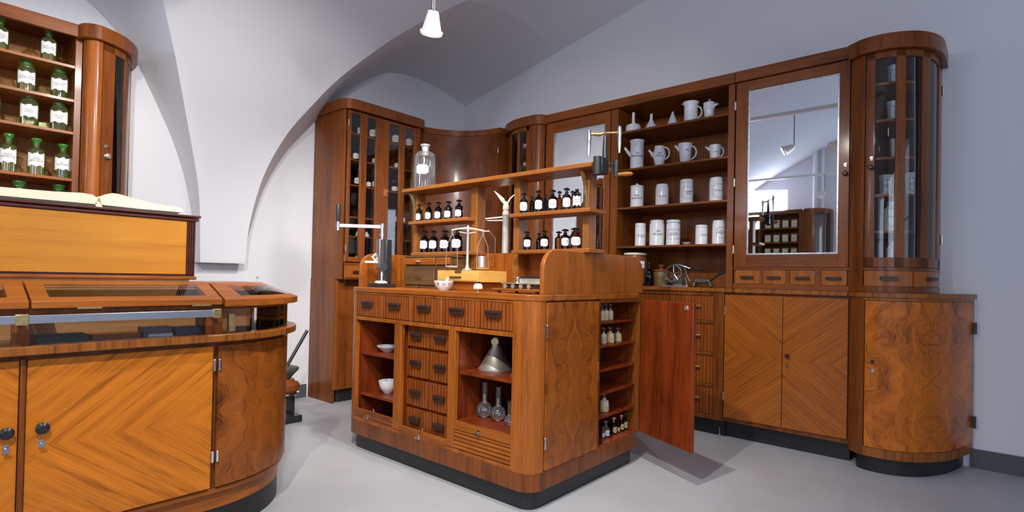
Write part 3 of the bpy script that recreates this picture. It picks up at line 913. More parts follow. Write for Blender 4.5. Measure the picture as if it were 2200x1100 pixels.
# --- lower chest of drawers
lc = thing('drawer_chest', 'striped sapele drawer chest under the open porcelain shelves, partly behind the open door', 'cabinet', (4.1, 1.80, 0))
MB().box(3.945, 4.36, 1.362, 2.98, 0, 0.12).build('plinth', PLINTH, lc)
MB().box(3.905, 4.36, 1.362, 2.98, 0.12, 1.03).build('carcass', WAL, lc)
f_ = MB()
f_.box(3.88, 3.905, 1.362, 1.435, 0.12, 1.03); f_.box(3.88, 3.905, 2.16, 2.25, 0.12, 1.03); f_.box(3.88, 3.905, 2.94, 2.98, 0.12, 1.03)
for z0, z1 in ((1.002, 1.03), (0.80, 0.82), (0.572, 0.594), (0.346, 0.368), (0.12, 0.15)):
    f_.box(3.88, 3.905, 1.435, 2.16, z0, z1); f_.box(3.88, 3.905, 2.25, 2.94, z0, z1)
f_.build('front_frame', WAL, lc, bevel=0.0015)
for (z0, z1) in ((0.822, 1.0), (0.596, 0.798), (0.37, 0.57), (0.152, 0.344)):
    for y0, y1 in ((1.437, 2.158), (2.252, 2.938)):
        d = MB().box(3.888, 3.905, y0, y1, z0, z1).build('drawer', ZEB, lc, origin=(3.888, (y0 + y1) / 2, (z0 + z1) / 2), bevel=0.0015)
        pull((3.888, 1.58 if y0 < 2 else 2.6, (z0 + z1) / 2 + 0.012), d, (-1, 0), 0.11, 0.016, mat=BRASS)
MB().cyl((3.94, 1.40, 0.0), (3.94, 1.40, 0.06), 0.0025, seg=8).ball((3.94, 1.40, 0.008), 0.008, 8).build('drop_bolt', CHROME, lc)

# --- lower two-door cupboard
bc = thing('two_door_cupboard', 'low cupboard with two diamond-matched veneer doors below the tall framed mirror', 'cabinet', (4.1, 0.98, 0))
MB().box(3.96, 4.36, 0.602, 1.36, 0, 0.12).build('plinth', PLINTH, bc)
MB().box(3.897, 4.36, 0.603, 1.36, 0.12, 1.03).build('carcass', WAL, bc)
for y0, y1 in ((0.980, 1.356), (0.606, 0.976)):
    d = MB().box(3.88, 3.897, y0, y1, 0.15, 1.012).build('door', CHEVY, bc, origin=(3.88, 0.978, 0.60), bevel=0.0015)
    if y0 > 0.9:
        for z in (0.90, 0.30): hinge((3.878, 1.358, z), d, 0.006, 0.05)
    else:
        knob((3.88, 0.945, 0.628), d, (-1, 0), 0.014); keyhole((3.88, 0.945, 0.565), d, (-1, 0), 1.3)

# --- lower rounded end cupboard
rl_ = [(3.88, 0.600), (3.845, 0.588), (3.808, 0.548), (3.79, 0.49), (3.784, 0.42), (3.80, 0.34), (3.85, 0.255), (3.93, 0.18), (4.04, 0.115), (4.2, 0.055), (4.365, 0.018)]
rls = smooth(rl_, 2)
et = thing('rounded_end_cupboard', 'low bow-fronted burr walnut cupboard at the right end, below the glazed tower', 'cabinet', (4.15, 0.35, 0))
inn = offset(rls, 0.045)
MB().prism(inn + [(4.365, 0.60)], 0, 0.098).build('plinth', PLINTH, et)
MB().prism(offset(rls, 0.018) + [(4.365, 0.60)], 0.098, 1.03).build('carcass', WAL, et)
MB().band(sub(rls, 0, 0.128), 0.098, 1.03, 0.02).build('corner_post', WAL, et)
MB().band(sub(rls, 0.128, 2), 0.098, 0.150, 0.02).build('lower_rail', CROSS, et)
MB().band(sub(rls, 0.128, 2), 1.012, 1.03, 0.02).build('upper_rail', CROSS, et)
d = MB().band(sub(rls, 0.133, 2), 0.153, 1.009, 0.018).build('door', BURLY, et, origin=(4.1, 0.20, 0.56))
knob((3.79, 0.465, 0.655), d, (-1, 0.05), 0.010); keyhole((3.79, 0.465, 0.60), d, (-1, 0), 1.2)
for z in (0.85, 0.28): MB().box(4.33, 4.355, 0.004, 0.018, z - 0.035, z + 0.035).build('hinge', IRON, d)

# --- continuous worktop
wp = [(3.868, 2.98), (3.868, 0.612)] + offset(rls, -0.012)[1:] + [(4.366, 2.98)]
tag(MB().prism(wp, 1.03, 1.058).build('worktop', CROSS, None, origin=(4.1, 1.8, 1.03), bevel=0.003),
    'long cross-banded walnut worktop on the low cupboards along the right wall', 'worktop')

# --- open shelf bay
sb_ = thing('open_shelf_unit', 'open walnut shelf bay holding white porcelain jugs and jars', 'shelf unit', (4.1, 1.80, 1.058))
MB().box(3.88, 4.36, 2.236, 2.299, 1.06, 2.50).build('side_panel', WAL, sb_, bevel=0.0015)
MB().box(3.88, 4.36, 1.308, 1.352, 1.06, 2.50).build('side_panel', WAL, sb_, bevel=0.0015)
MB().box(4.34, 4.36, 1.348, 2.236, 1.06, 2.50).build('back_panel', WALL, sb_)
for z in (1.375, 1.688, 1.998, 2.304): MB().box(3.882, 4.34, 1.348, 2.236, z - 0.016, z).build('shelf', WALY, sb_, bevel=0.002)
MB().box(3.862, 4.36, 1.3065, 2.30, 2.502, 2.577).build('cornice', WALY, sb_, bevel=0.004)

# --- mirror cabinets


def mirror_cabinet(nm, lab, y0, y1, my0, my1, mz0, mz1, drawers, knob_y=None):
    c = thing(nm, lab, 'cabinet', (4.1, (y0 + y1) / 2, 1.058))
    MB().box(3.905, 4.36, y0, y1, 1.06, 2.50).build('carcass', WAL, c)
    MB().box(3.862, 4.36, y0, y1, 2.502, 2.577).build('cornice', WALY, c, bevel=0.004)
    f = MB(); f.box(3.882, 3.905, y0, y1, 1.19, 1.206); f.box(3.882, 3.905, y0, y1, 1.06, 1.092)
    n = len(drawers)
    for (a, b_) in zip(drawers, drawers[1:]): f.box(3.884, 3.905, b_[1], a[0], 1.092, 1.19)
    f.build('front_frame', WALY, c)
    for (a, b_) in drawers:
        d_ = MB().box(3.886, 3.905, a + 0.002, b_ - 0.002, 1.094, 1.188).build('drawer', WALL, c, origin=(3.886, (a + b_) / 2, 1.14), bevel=0.0015)
        pull((3.886, (a + b_) / 2, 1.138), d_, (-1, 0), 0.085, 0.018)
    g = MB()
    ya, yb = y0 + 0.006, y1 - 0.006
    g.box(3.88, 3.904, ya, my0, 1.208, 2.498); g.box(3.88, 3.904, my1, yb, 1.208, 2.498)
    g.mi = 1; g.box(3.88, 3.904, my0, my1, 1.208, mz0).box(3.88, 3.904, my0, my1, mz1, 2.498)
    door_ = g.build('door_frame', [WAL, WALY], c, bevel=0.0015)
    MB().box(3.894, 3.900, my0 + 0.0, my1, mz0, mz1).build('mirror', MIRROR, door_, bevel=0.0)
    e = MB(); t = 0.010
    e.box(3.8925, 3.894, my0, my0 + t, mz0, mz1); e.box(3.8925, 3.894, my1 - t, my1, mz0, mz1)
    e.box(3.8925, 3.894, my0 + t, my1 - t, mz0, mz0 + t); e.box(3.8925, 3.894, my0 + t, my1 - t, mz1 - t, mz1)
    e.build('mirror_bevel', SILVER_EDGE, door_)
    return c, door_


SILVER_EDGE = plain('worn_silver_edge', (0.52, 0.55, 0.60), 0.3, metal=0.7, var=0.3, scale=50)
cR, dR = mirror_cabinet('mirror_cabinet', 'wall cabinet with tall mirror door over four small drawers, beside the right glazed tower', 0.605, 1.304,
                        0.668, 1.219, 1.293, 2.432, [(1.126, 1.292), (0.962, 1.112), (0.790, 0.940), (0.615, 0.760)])
knob((3.88, 0.618 + 0.012, 1.79), dR, (-1, 0), 0.015); keyhole((3.88, 0.630, 1.845), dR, (-1, 0), 1.0)
for z in (2.34, 1.80, 1.33): hinge((3.876, 1.302, z), dR, 0.006, 0.05, PEWTER)
cL, dL = mirror_cabinet('mirror_cabinet', 'wall cabinet with a mirror door behind the island shelves, left of the porcelain shelves', 2.302, 2.980,
                        2.362, 2.893, 1.30, 2.405, [(2.76, 2.97), (2.53, 2.74), (2.31, 2.51)])

# --- right glazed tower
tu_ = [(3.88, .603), (3.86, .575), (3.828, .53), (3.82, .49), (3.82, .41), (3.87, .305), (3.94, .245), (4.02, .21), (4.11, .19), (4.365, .185)]
tus = smooth(tu_, 2)
tw = thing('glazed_tower_cabinet', 'tall bow-fronted glazed tower cabinet with porcelain cups at the right end', 'cabinet', (4.1, 0.40, 1.058))
MB().prism(offset(tus, -0.03)[1:] + [(4.366, 0.600)] + [(3.85, 0.600)], 2.485, 2.577).build('cornice', WAL, tw, bevel=0.004)
MB().band(sub(tus, 0, 0.094), 1.06, 2.485, 0.02).build('corner_post', WAL, tw)
MB().box(4.345, 4.362, 0.19, 0.60, 1.06, 2.485).build('back_panel', WAL, tw)
MB().box(3.885, 4.36, 0.586, 0.602, 1.06, 2.485).build('side_panel', WAL, tw)
MB().prism(offset(tus, 0.02) + [(4.35, .60)], 1.19, 1.205).build('bottom_board', WAL, tw)
MB().band(sub(tus, 0.094, 2), 1.06, 1.094, 0.02).band(sub(tus, 0.094, 2), 1.188, 1.206, 0.02).build('front_rail', WAL, tw)
for s0, s1, hs in ((0.100, 0.350, 0.225), (0.356, 0.80, 0.50)):
    d = MB().band(sub(tus, s0, s1), 1.096, 1.186, 0.016).build('drawer', WALL, tw, origin=(3.9, .4, 1.14))
    hp = sub(tus, hs - 0.004, hs + 0.004); dd = Vector((hp[-1][0] - hp[0][0], hp[-1][1] - hp[0][1])).normalized()
    pull((hp[0][0], hp[0][1], 1.142), d, (dd.y, -dd.x), 0.085, 0.022)
dr = MB()
for s0, s1 in ((0.100, 0.146), (0.250, 0.300), (0.405, 0.472), (0.661, 0.84)): dr.band(sub(tus, s0, s1), 1.209, 2.482, 0.018)
dr.mi = 1; dr.band(sub(tus, 0.1, 0.84), 1.209, 1.265, 0.0175).band(sub(tus, 0.1, 0.84), 2.445, 2.482, 0.0175)
dd_ = dr.build('door_frame', [WAL, WAL], tw, origin=(3.9, .4, 1.8))
for s0, s1 in ((0.146, 0.250), (0.300, 0.405), (0.472, 0.661)):
    MB().band(offset(sub(tus, s0, s1), 0.008), 1.265, 2.445, 0.003).build('glass_pane', PANE, dd_)
knob((3.82, 0.487, 1.80), dd_, (-1, 0.1), 0.015); keyhole((3.82, 0.487, 1.855), dd_, (-1, 0), 1.0)
for z in (2.34, 1.395): MB().cyl((4.345, 0.178, z - .03), (4.345, 0.178, z + .03), 0.007, seg=8).build('hinge', PEWTER, dd_)
ins = offset(tus, 0.03)
TSH = (1.425, 1.642, 1.862, 2.088, 2.308)
for z in TSH: MB().prism([p for p in ins if p[0] < 4.30] + [(4.34, 0.22), (4.34, 0.585)], z - 0.014, z).build('shelf', WALL, tw)

# --- bulged narrow glazed cabinet beside the corner
bu_ = [(3.95, 3.503), (3.88, 3.42), (3.84, 3.33), (3.815, 3.25), (3.815, 3.12), (3.815, 3.04), (3.84, 3.0), (3.88, 2.985)]
bus = smooth(bu_, 2)
Lb = arclen(bus)[-1]
nb = thing('narrow_glazed_cabinet', 'narrow bow-fronted glazed cabinet between the concave corner and the left mirror', 'cabinet', (4.1, 3.2, 1.058))
MB().prism(offset(bus, -0.028) + [(4.36, 2.985), (4.36, 3.50)], 2.49, 2.577).build('cornice', WAL, nb, bevel=0.004)
MB().prism(offset(bus, 0.02) + [(4.36, 2.99), (4.36, 3.5)], 1.06, 1.20).build('lower_cupboard', WAL, nb)
MB().band(sub(bus, Lb - 0.168, Lb), 1.06, 2.49, 0.02).build('corner_post', WAL, nb)
g = MB()
for s0, s1 in ((Lb - 0.197, Lb - 0.169), (Lb - 0.312, Lb - 0.285), (Lb - 0.50, Lb - 0.428)): g.band(sub(bus, s0, s1), 1.20, 2.488, 0.018)
g.band(sub(bus, Lb - 0.50, Lb - 0.169), 1.20, 1.26, 0.0175).band(sub(bus, Lb - 0.50, Lb - 0.169), 2.455, 2.488, 0.0175)
df = g.build('door_frame', WAL, nb)
for s0, s1 in ((Lb - 0.285, Lb - 0.197), (Lb - 0.428, Lb - 0.312)):
    MB().band(offset(sub(bus, s0, s1), 0.008), 1.26, 2.455, 0.003).build('glass_pane', PANE, df)
MB().box(4.34, 4.36, 2.99, 3.5, 1.2, 2.49).build('back_panel', WAL, nb)
for z in (1.425, 1.862, 2.145, 2.315): MB().prism(offset(bus, 0.03) + [(4.34, 2.99), (4.34, 3.5)], z - 0.014, z).build('shelf', WAL, nb)

# --- concave corner cupboard
cc_ = [(3.372, 4.09)] + [(3.27 + 0.58 * math.sin(a), 3.53 + 0.58 * math.cos(a)) for a in [math.radians(12 + 79 * k / 18) for k in range(19)]] + [(3.95, 3.507)]
cn = thing('corner_cupboard', 'tall concave-fronted walnut corner cupboard between the bottle cabinet and the mirror wall', 'cabinet', (3.9, 4.1, 0))
cb = cc_[::-1]
MB().prism(cc_ + [(4.365, 3.507), (4.365, 4.545), (3.372, 4.545)], 0.0, 1.06).build('lower_cupboard', WAL, cn)
MB().prism([(p[0] + .0, p[1]) for p in cc_] + [(4.365, 3.507), (4.365, 4.545), (3.372, 4.545)], 2.50, 2.555).build('cornice', WAL, cn)
MB().prism(cc_ + [(4.365, 3.507), (4.365, 4.545), (3.372, 4.545)], 1.062, 1.10).build('lower_rail', WAL, cn)
bodyc = offset(cc_, 0.02)
MB().prism(bodyc + [(4.365, 3.507), (4.365, 4.545), (3.372, 4.545)], 1.10, 2.50).build('carcass', WAL, cn)
Lcc = arclen(cc_)[-1]
dco = MB().band(sub(cc_, 0.02, Lcc - 0.10), 1.104, 2.496, 0.016).build('door', wood('corner_burr', (0.05, 0.012, 0.004), (0.20, 0.055, 0.014), 'burly', contrast=1.0), cn, origin=(3.7, 3.9, 1.8))
hinge((3.835, 3.52, 2.33), dco, 0.006, 0.05)
hinge((3.835, 3.52, 1.30), dco, 0.006, 0.05)

# ============================================================ TALL BOTTLE CABINET (left of the corner)
tall = thing('bottle_cabinet', 'tall glazed walnut bottle cabinet with rounded corner, left of the concave corner', 'cabinet', (2.9, 4.3, 0))
tcp = smooth([(2.50, 4.54), (2.50, 4.16), (2.505, 4.06), (2.56, 4.02), (2.66, 4.02)], 3)[:-1] + [(2.66, 4.02), (3.26, 4.02)] + [(3.30, 4.03), (3.33, 4.06), (3.332, 4.12)]
low = rrect(2.502, 3.33, 4.13, 4.545, 0.02, (1, 0, 0, 0))
MB().prism(rrect(2.54, 3.30, 4.17, 4.54, 0.05, (1, 0, 0, 0)), 0, 0.115).build('plinth', PLINTH, tall)
MB().box(2.498, 2.518, 4.15, 4.545, 0, 1.06).build('side_panel', WAL, tall)
MB().prism(low, 0.115, 1.058).build('lower_cupboard', WAL, tall, bevel=0.002)
fr_ = offset(tcp, 0.02)
i0 = [i for i, p in enumerate(tcp) if p[0] >= 2.505][0]
Lt = arclen(tcp)
def s_at_x(x):
    for (p, q, s) in zip(tcp, tcp[1:], Lt):
        if p[0] <= x <= q[0] and q[0] > p[0]: return s + math.dist(p, q) * (x - p[0]) / (q[0] - p[0])
MB().band(sub(tcp, 0, s_at_x(2.515)), 1.06, 2.50, 0.02).build('corner_post', WAL, tall)
MB().band(sub(tcp, s_at_x(3.255), 9), 1.06, 2.50, 0.02).build('corner_post', WAL, tall)
MB().prism(offset(tcp, -0.03) + [(3.362, 4.545), (2.46, 4.545)], 2.50, 2.585).build('cornice', WAL, tall, bevel=0.004)
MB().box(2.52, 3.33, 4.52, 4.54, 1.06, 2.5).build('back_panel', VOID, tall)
MB().box(2.52, 3.33, 4.05, 4.54, 1.195, 1.21).build('bottom_board', WAL, tall)
MB().box(3.30, 3.325, 4.06, 4.54, 1.06, 2.5).build('side_panel', WAL, tall)
xs_ = s_at_x(2.515)
rr = MB(); rr.box(2.515, 3.255, 4.022, 4.04, 1.06, 1.074); rr.box(2.515, 3.255, 4.022, 4.04, 1.178, 1.20); rr.box(2.745, 2.765, 4.022, 4.04, 1.074, 1.178); rr.box(3.0, 3.02, 4.022, 4.04, 1.074, 1.178)
rr.build('front_rail', WALX, tall)
for a_, b_ in ((2.517, 2.743), (2.767, 2.998), (3.022, 3.253)):
    d = MB().box(a_, b_, 4.022, 4.04, 1.076, 1.176).build('drawer', WALL, tall, origin=((a_ + b_) / 2, 4.022, 1.13), bevel=0.0015)
    pull(((a_ + b_) / 2, 4.022, 1.125), d, (0, -1), 0.085, 0.02)
for (x0, x1, panes) in ((2.517, 2.870, ((2.545, 2.638), (2.702, 2.795))), (2.874, 3.253, ((2.935, 3.05), (3.108, 3.218)))):
    xs = [x0] + [v for p_ in panes for v in p_] + [x1]
    m_ = MB()
    for k in range(0, 6, 2): m_.box(xs[k], xs[k + 1], 4.02, 4.04, 1.21, 2.49)
    m_.mi = 1; m2 = m_
    for (a_, b_) in panes: m2.box(a_, b_, 4.0205, 4.04, 1.21, 1.25).box(a_, b_, 4.0205, 4.04, 2.468, 2.49)
    f = m_.build('door_frame', [WAL, WALX], tall, origin=(x0, 4.02, 1.21), bevel=0.0015)
    for (a_, b_) in panes: MB().box(a_, b_, 4.028, 4.031, 1.25, 2.468).build('glass_pane', PANE, f)
    if x0 < 2.6:
        for z in (2.38, 1.32): hinge((2.515, 4.015, z), f, 0.006, 0.05)
    else:
        MB().box(2.88, 2.925, 4.008, 4.02, 1.80, 1.87).build('lock_plate', WALL, f, bevel=0.002)
        keyhole((2.90, 4.008, 1.84), f, (0, -1), 1.0)
BSH = (1.435, 1.60, 1.875, 2.095, 2.318)
for z in BSH: MB().box(2.525, 3.30, 4.07, 4.52, z - 0.014, z).build('shelf', WALX, tall)

# ============================================================ LEFT SHELF CABINET
lk_ = thing('green_bottle_cabinet', 'walnut shelf cabinet of green glass bottles at the far left behind the display counter', 'cabinet', (0.2, 4.35, 0))
MB().box(-0.8, 0.755, 4.14, 4.545, 1.04, 1.07).build('worktop', WALX, lk_, bevel=0.003)
MB().box(-0.8, 0.755, 4.06, 4.545, 0.0, 1.04).build('lower_cupboard', WAL, lk_)
MB().box(-0.8, 0.755, 4.125, 4.150, 2.50, 2.577).build('cornice', WALX, lk_, bevel=0.004)
MB().box(-0.8, 0.755, 4.151, 4.545, 2.56, 2.577).build('top_board', WALX, lk_)
for q0, q1 in ((0.722, 0.755), (-0.8, -0.765)): MB().box(q0, q1, 4.15, 4.54, 1.07, 2.56).build('side_panel', WAL, lk_, bevel=0.0015)
MB().box(-0.765, 0.722, 4.52, 4.54, 1.07, 2.56).build('back_panel', SHELFZ, lk_)
for z in (1.40, 1.645, 1.928, 2.124, 2.328): MB().box(-0.765, 0.722, 4.145, 4.52, z - 0.018, z).build('shelf', WALLX, lk_, bevel=0.002)
lt_ = smooth([(.757, 4.14), (.765, 4.085), (.81, 4.055), (.85, 4.07), (.93, 4.11), (1.0, 4.19), (1.05, 4.30), (1.065, 4.42), (1.065, 4.54)], 2)
lw_ = thing('glazed_tower_cabinet', 'bow-fronted glazed tower cabinet at the right end of the green bottle shelves', 'cabinet', (0.92, 4.35, 1.04))
MB().prism(offset(lt_, -0.032) + [(.757, 4.54)], 2.49, 2.577).build('cornice', WAL, lw_, bevel=0.004)
MB().prism(lt_ + [(.757, 4.54)], 0, 1.04).build('lower_cupboard', WAL, lw_)
MB().band(sub(lt_, 0, 0.135), 1.041, 2.49, 0.02).build('corner_post', WALL, lw_)
g = MB()
for s0, s1 in ((0.139, 0.214), (0.312, 0.345), (0.50, 0.70)): g.band(sub(lt_, s0, s1), 1.06, 2.488, 0.018)
g.band(sub(lt_, 0.139, 0.70), 1.06, 1.15, 0.0175).band(sub(lt_, 0.139, 0.70), 2.445, 2.488, 0.0175)
f = g.build('door_frame', WAL, lw_)
MB().band(offset(sub(lt_, 0.214, 0.312), 0.008), 1.15, 2.445, 0.003).build('glass_pane', PANE, f)
MB().band(offset(sub(lt_, 0.345, 0.50), 0.008), 1.15, 2.445, 0.003).build('glass_pane', PANE, f)
knob((0.872, 4.080, 1.80), f, (0.45, -0.9), 0.016, PEWTER); keyhole((0.868, 4.078, 1.86), f, (0.45, -0.9), 1.1)
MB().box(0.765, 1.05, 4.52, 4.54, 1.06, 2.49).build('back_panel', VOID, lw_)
for z in (1.425, 1.642, 1.862, 2.088, 2.308): MB().prism(offset(lt_, 0.03) + [(.775, 4.51)], z - 0.014, z).build('shelf', WAL, lw_)

# ============================================================ FAR-END CABINET (seen in the mirror)
fc = thing('labelled_jar_cabinet', 'walnut shelf cabinet of labelled square jars, seen in the mirror', 'cabinet', (-4.1, 3.5, 0))
MB().box(-4.43, -3.98, 2.665, 4.5, 0, 1.05).build('lower_cupboard', WAL, fc)
for q0, q1 in ((2.66, 2.70), (4.46, 4.5), (3.42, 3.45)): MB().box(-4.43, -4.0, q0, q1, 1.05, 2.50).build('side_panel', WAL, fc)
MB().box(-4.43, -4.41, 2.70, 4.46, 1.05, 2.5).build('back_panel', WAL, fc)
MB().box(-4.43, -3.98, 2.66, 4.5, 2.50, 2.577).build('cornice', WALY, fc)
for z in (1.65, 1.93, 2.22): MB().box(-4.41, -4.0, 2.70, 4.46, z - 0.02, z).build('shelf', WALY, fc)
ft = thing('glazed_tower_cabinet', 'rounded glazed tower cabinet beside the square jar shelves, seen in the mirror', 'cabinet', (-4.15, 2.4, 0))
tp = [(-4.0 - 0.0, 2.66), (-3.94, 2.60), (-3.93, 2.50), (-3.97, 2.36), (-4.08, 2.25), (-4.25, 2.19), (-4.43, 2.18)]
tp = [(p[0], p[1]) for p in tp][::-1]
MB().prism(tp + [(-4.43, 2.66)], 2.50, 2.577).build('cornice', WAL, ft)
MB().prism(tp + [(-4.43, 2.66)], 0, 1.10).build('lower_cupboard', WAL, ft)
MB().band(sub(tp, 0, 0.16), 1.10, 2.5, 0.02).band(sub(tp, 0.34, 0.38), 1.10, 2.5, 0.02).band(sub(tp, 0.56, 0.9), 1.10, 2.5, 0.02).build('door_frame', WAL, ft)
MB().band(sub(tp, 0.16, 0.34), 1.1, 2.5, 0.004).band(sub(tp, 0.38, 0.56), 1.1, 2.5, 0.004).build('glass_pane', PANE, ft)

# ============================================================ BOTTLES AND JARS
ORD = ['leftmost', 'second from the left', 'third from the left', 'fourth from the left', 'fifth from the left', 'sixth from the left',
       'seventh from the left', 'eighth from the left', 'ninth from the left', 'rightmost']


def facing(x, y): return math.atan2(-y, -x)                   # towards the middle of the room's front


def stopper_bottle(name, lab, cat, grp, x, y, z, r, h, glass, stop, th, lw=0.62, lh=0.36, lz=0.30, shape='round', labm=None, text=None, tsize=0.01, wide=False, stoph=0.19, dark=True, stopper=True, neckr=0.38, empty_lines=2):
    t = thing(name, lab, cat, (x, y, z), grp)
    body_h = h * (1 - stoph) if stopper else h
    nr = r * (0.66 if wide else neckr)
    sh = body_h * (0.79 if not wide else 0.80)
    flare = stop is GREENT
    prof = [(0.0001, 0.0), (r * 0.9, 0.0), (r, r * 0.10), (r, sh * 0.92), (r * 0.96, sh * 0.98), (r * 0.80, sh * 1.05), (nr * 1.25, sh * 1.10), (nr, sh * 1.13), (nr, body_h * 0.97), (nr * 1.22, body_h * 0.975), (nr * 1.22, body_h)]
    MB().lathe(prof, (x, y, z), 26, rounds=1).build('bottle_body', glass, t)
    if stopper:
        s0 = body_h - h * 0.03
        sr = r * (0.86 if wide else 0.76)
        if flare:
            sr = r * (0.84 if wide else 0.60)
            sp = [(nr * 0.84, s0), (nr * 0.88, body_h + h * 0.02), (nr * 0.92, h * 0.89), (sr * 0.85, h * 0.925), (sr, h * 0.945), (sr, h * 0.975), (sr * 0.9, h * 0.995), (sr * 0.5, h * 0.985), (0.0001, h * 0.98)]
        else:
            sp = [(nr * 0.85, s0), (nr * 0.9, body_h + h * 0.015), (nr * 0.62, body_h + h * 0.03), (nr * 0.62, h * 0.875), (sr * 0.95, h * 0.89), (sr, h * 0.915), (sr * 0.88, h * 0.95), (sr * 0.55, h * 0.985), (0.0001, h)]
        MB().lathe(sp, (x, y, z), 20).build('stopper', stop, t)
        if False: MB().lathe([(nr * 0.85, s0), (nr * 0.9, body_h + h * 0.03), (nr * 0.55, body_h + h * 0.06), (nr * 0.62, h * 0.885), (sr * 0.95, h * 0.905), (sr, h * 0.935), (sr * 0.86, h * 0.965), (sr * 0.5, h * 0.99), (0.0001, h)], (x, y, z), 20).build('stopper', stop, t)
    if lw:
        mb = MB(); wr = Wrap((x, y, z + body_h * lz + body_h * lh * 0.5), r, th)
        patch(mb, wr, r * 2 * lw * 1.15, body_h * lh, shape=shape); mb.mi = 1
        if text: letters(mb, wr, text, tsize)
        else: strokes(mb, wr, r * 2 * lw, body_h * lh * 0.6, empty_lines)
        mb.build('label', [labm or LABEL, INK], t)
    return t


# green bottles, left cabinet
GB = [('green bottle with wide flared stopper, cut by the left edge on the top shelf', 0.398, 2.328, .0378, .200, 0, 'AQUA\nROSAE\nDEST.'),
      ('slim green bottle with round stopper on the top shelf, nearest the tower', 0.610, 2.328, .0385, .210, 0, 'LIQU. AL.\nACETICI'),
      ('wide-necked green jar on the second shelf, left of the jar nearest the tower', 0.515, 2.124, .0440, .205, 1, 'CALCIUM\nHYDROXYD.'),
      ('wide-necked green jar on the second shelf, nearest the tower', 0.665, 2.124, .0440, .205, 1, 'CALCIUM\nLACTIC.'),
      ('green bottle cut by the left picture edge on the third shelf', 0.372, 1.928, .0380, .200, 1, 'NATR.\nSULF.'),
      ('wide-necked green jar in the middle of the third shelf', 0.531, 1.928, .0450, .215, 1, 'CALC.\nHYPER.'),
      ('wide-necked green jar on the third shelf, nearest the tower', 0.668, 1.928, .0465, .205, 1, 'CALCIUM\nPHOSPH.\nTRIBAS.'),
      ('sloping-shouldered green bottle on the fourth shelf, label ending DOMESTIC', 0.447, 1.645, .0400, .228, 0, 'SPIRIT.\nDOMESTIC.'),
      ('green bottle with three-line label on the fourth shelf', 0.569, 1.645, .0425, .225, 0, 'SAPO\nPULVERIS.\nMEDICINALIS'),
      ('green bottle labelled ELIXIR on the fourth shelf, nearest the tower', 0.692, 1.645, .0425, .215, 0, 'EL.\nEUPNEIN'),
      ('green stopper and neck just above the open book, left one', 0.499, 1.400, .0400, .208, 1, 'ACID.\nTANNIC.'),
      ('green stopper and neck just above the open book, right one by the tower', 0.678, 1.400, .0400, .212, 1, 'ACID.\nBORIC.')]
for (lab, x, z, r, h, wide, txt) in GB:
    stopper_bottle('green_bottle', lab, 'bottle', 'green glass bottles in the left cabinet', x, 4.24, z, r, h, GREENG, GREENT, facing(x, 4.24),
                   lw=0.86, lh=0.42, lz=0.28, shape='scallop', text=txt, tsize=0.0135 if len(txt) < 18 else 0.0105, wide=bool(wide), stoph=0.15)

# brown bottles on the island shelves
UL = [(2.980, .0193, .128), (2.876, .0220, .132), (2.777, .0234, .128), (2.677, .0246, .126), (2.574, .0241, .128)]
LL = [(2.925, .0290, .156), (2.830, .0285, .152), (2.714, .032, .150), (2.596, .0335, .155)]
UR = [(2.026, .0219, .122), (1.962, .0160, .112), (1.915, .0210, .128), (1.865, .0147, .112), (1.815, .0220, .122), (1.768, .0158, .122), (1.720, .0208, .124), (1.681, .0140, .116), (1.641, .022, .110), (1.597 + .045, .0147, .118)]
LR = [(1.993, .0228, .112), (1.906, .0165, .106), (1.868, .0240, .112), (1.768, .0206, .110), (1.724, .0240, .114), (1.655, .0300, .118)]
for i, (y, r, h) in enumerate(UL):
    stopper_bottle('brown_bottle', 'small black-brown stoppered bottle, %s on the island\'s upper left shelf' % ORD[i if i < 4 else 9], 'bottle', 'bottles on the island shelves', 2.44, y, 1.478, r * 1.1, h, BROWNG, BLKG, PI + 0.45, lw=0.75, lh=0.42, lz=0.14)
for i, (y, r, h) in enumerate(LL):
    stopper_bottle('brown_bottle', 'black-brown bottle with big white label, %s on the island\'s lower left shelf' % ORD[i if i < 3 else 9], 'bottle', 'bottles on the island shelves', 2.45, y, 1.262, r * 1.1, h, BROWNG, BLKG, PI + 0.50, lw=0.80, lh=0.44, lz=0.22)
for i, (y, r, h) in enumerate(UR):
    back = i in (1, 3, 5, 7, 9)
    x = 2.495 if back else 2.420
    if i == 9: y = 1.66; x = 2.53
    if i == 8: y = 1.652; x = 2.425
    yy = y * (x / 2.44)
    stopper_bottle('brown_bottle', '%s brown bottle %s, %s on the island\'s upper right shelf' % ('small unlabelled' if back else 'white-labelled', 'standing behind' if back else 'in front', ORD[i]), 'bottle', 'bottles on the island shelves',
                   x, yy, 1.475, r * 1.10, h * (1.03 if back else 1), AMBERG if i in (5, 7) else BROWNG, BLKG, PI + 0.62, lw=0 if back else 0.85, lh=0.50, lz=0.16, stopper=(i != 8), shape='scallop' if i == 8 else 'round')
for i, (y, r, h) in enumerate(LR):
    back = i in (1, 3)
    x = 2.50 if back else 2.44
    stopper_bottle('brown_bottle', '%s bottle, domed stopper, %s on the island\'s lower right shelf' % ('dark brown' if back else ('broad amber' if i == 5 else 'white-labelled brown'), ORD[i if i < 5 else 9]), 'bottle', 'bottles on the island shelves',
                   x, y * (x / 2.44), 1.262, r * 1.08, h, AMBERG if i in (5, 3) else BROWNG, BLKG, PI + 0.64, lw=0 if back else 0.72, lh=0.46, lz=0.22, wide=(i == 5))
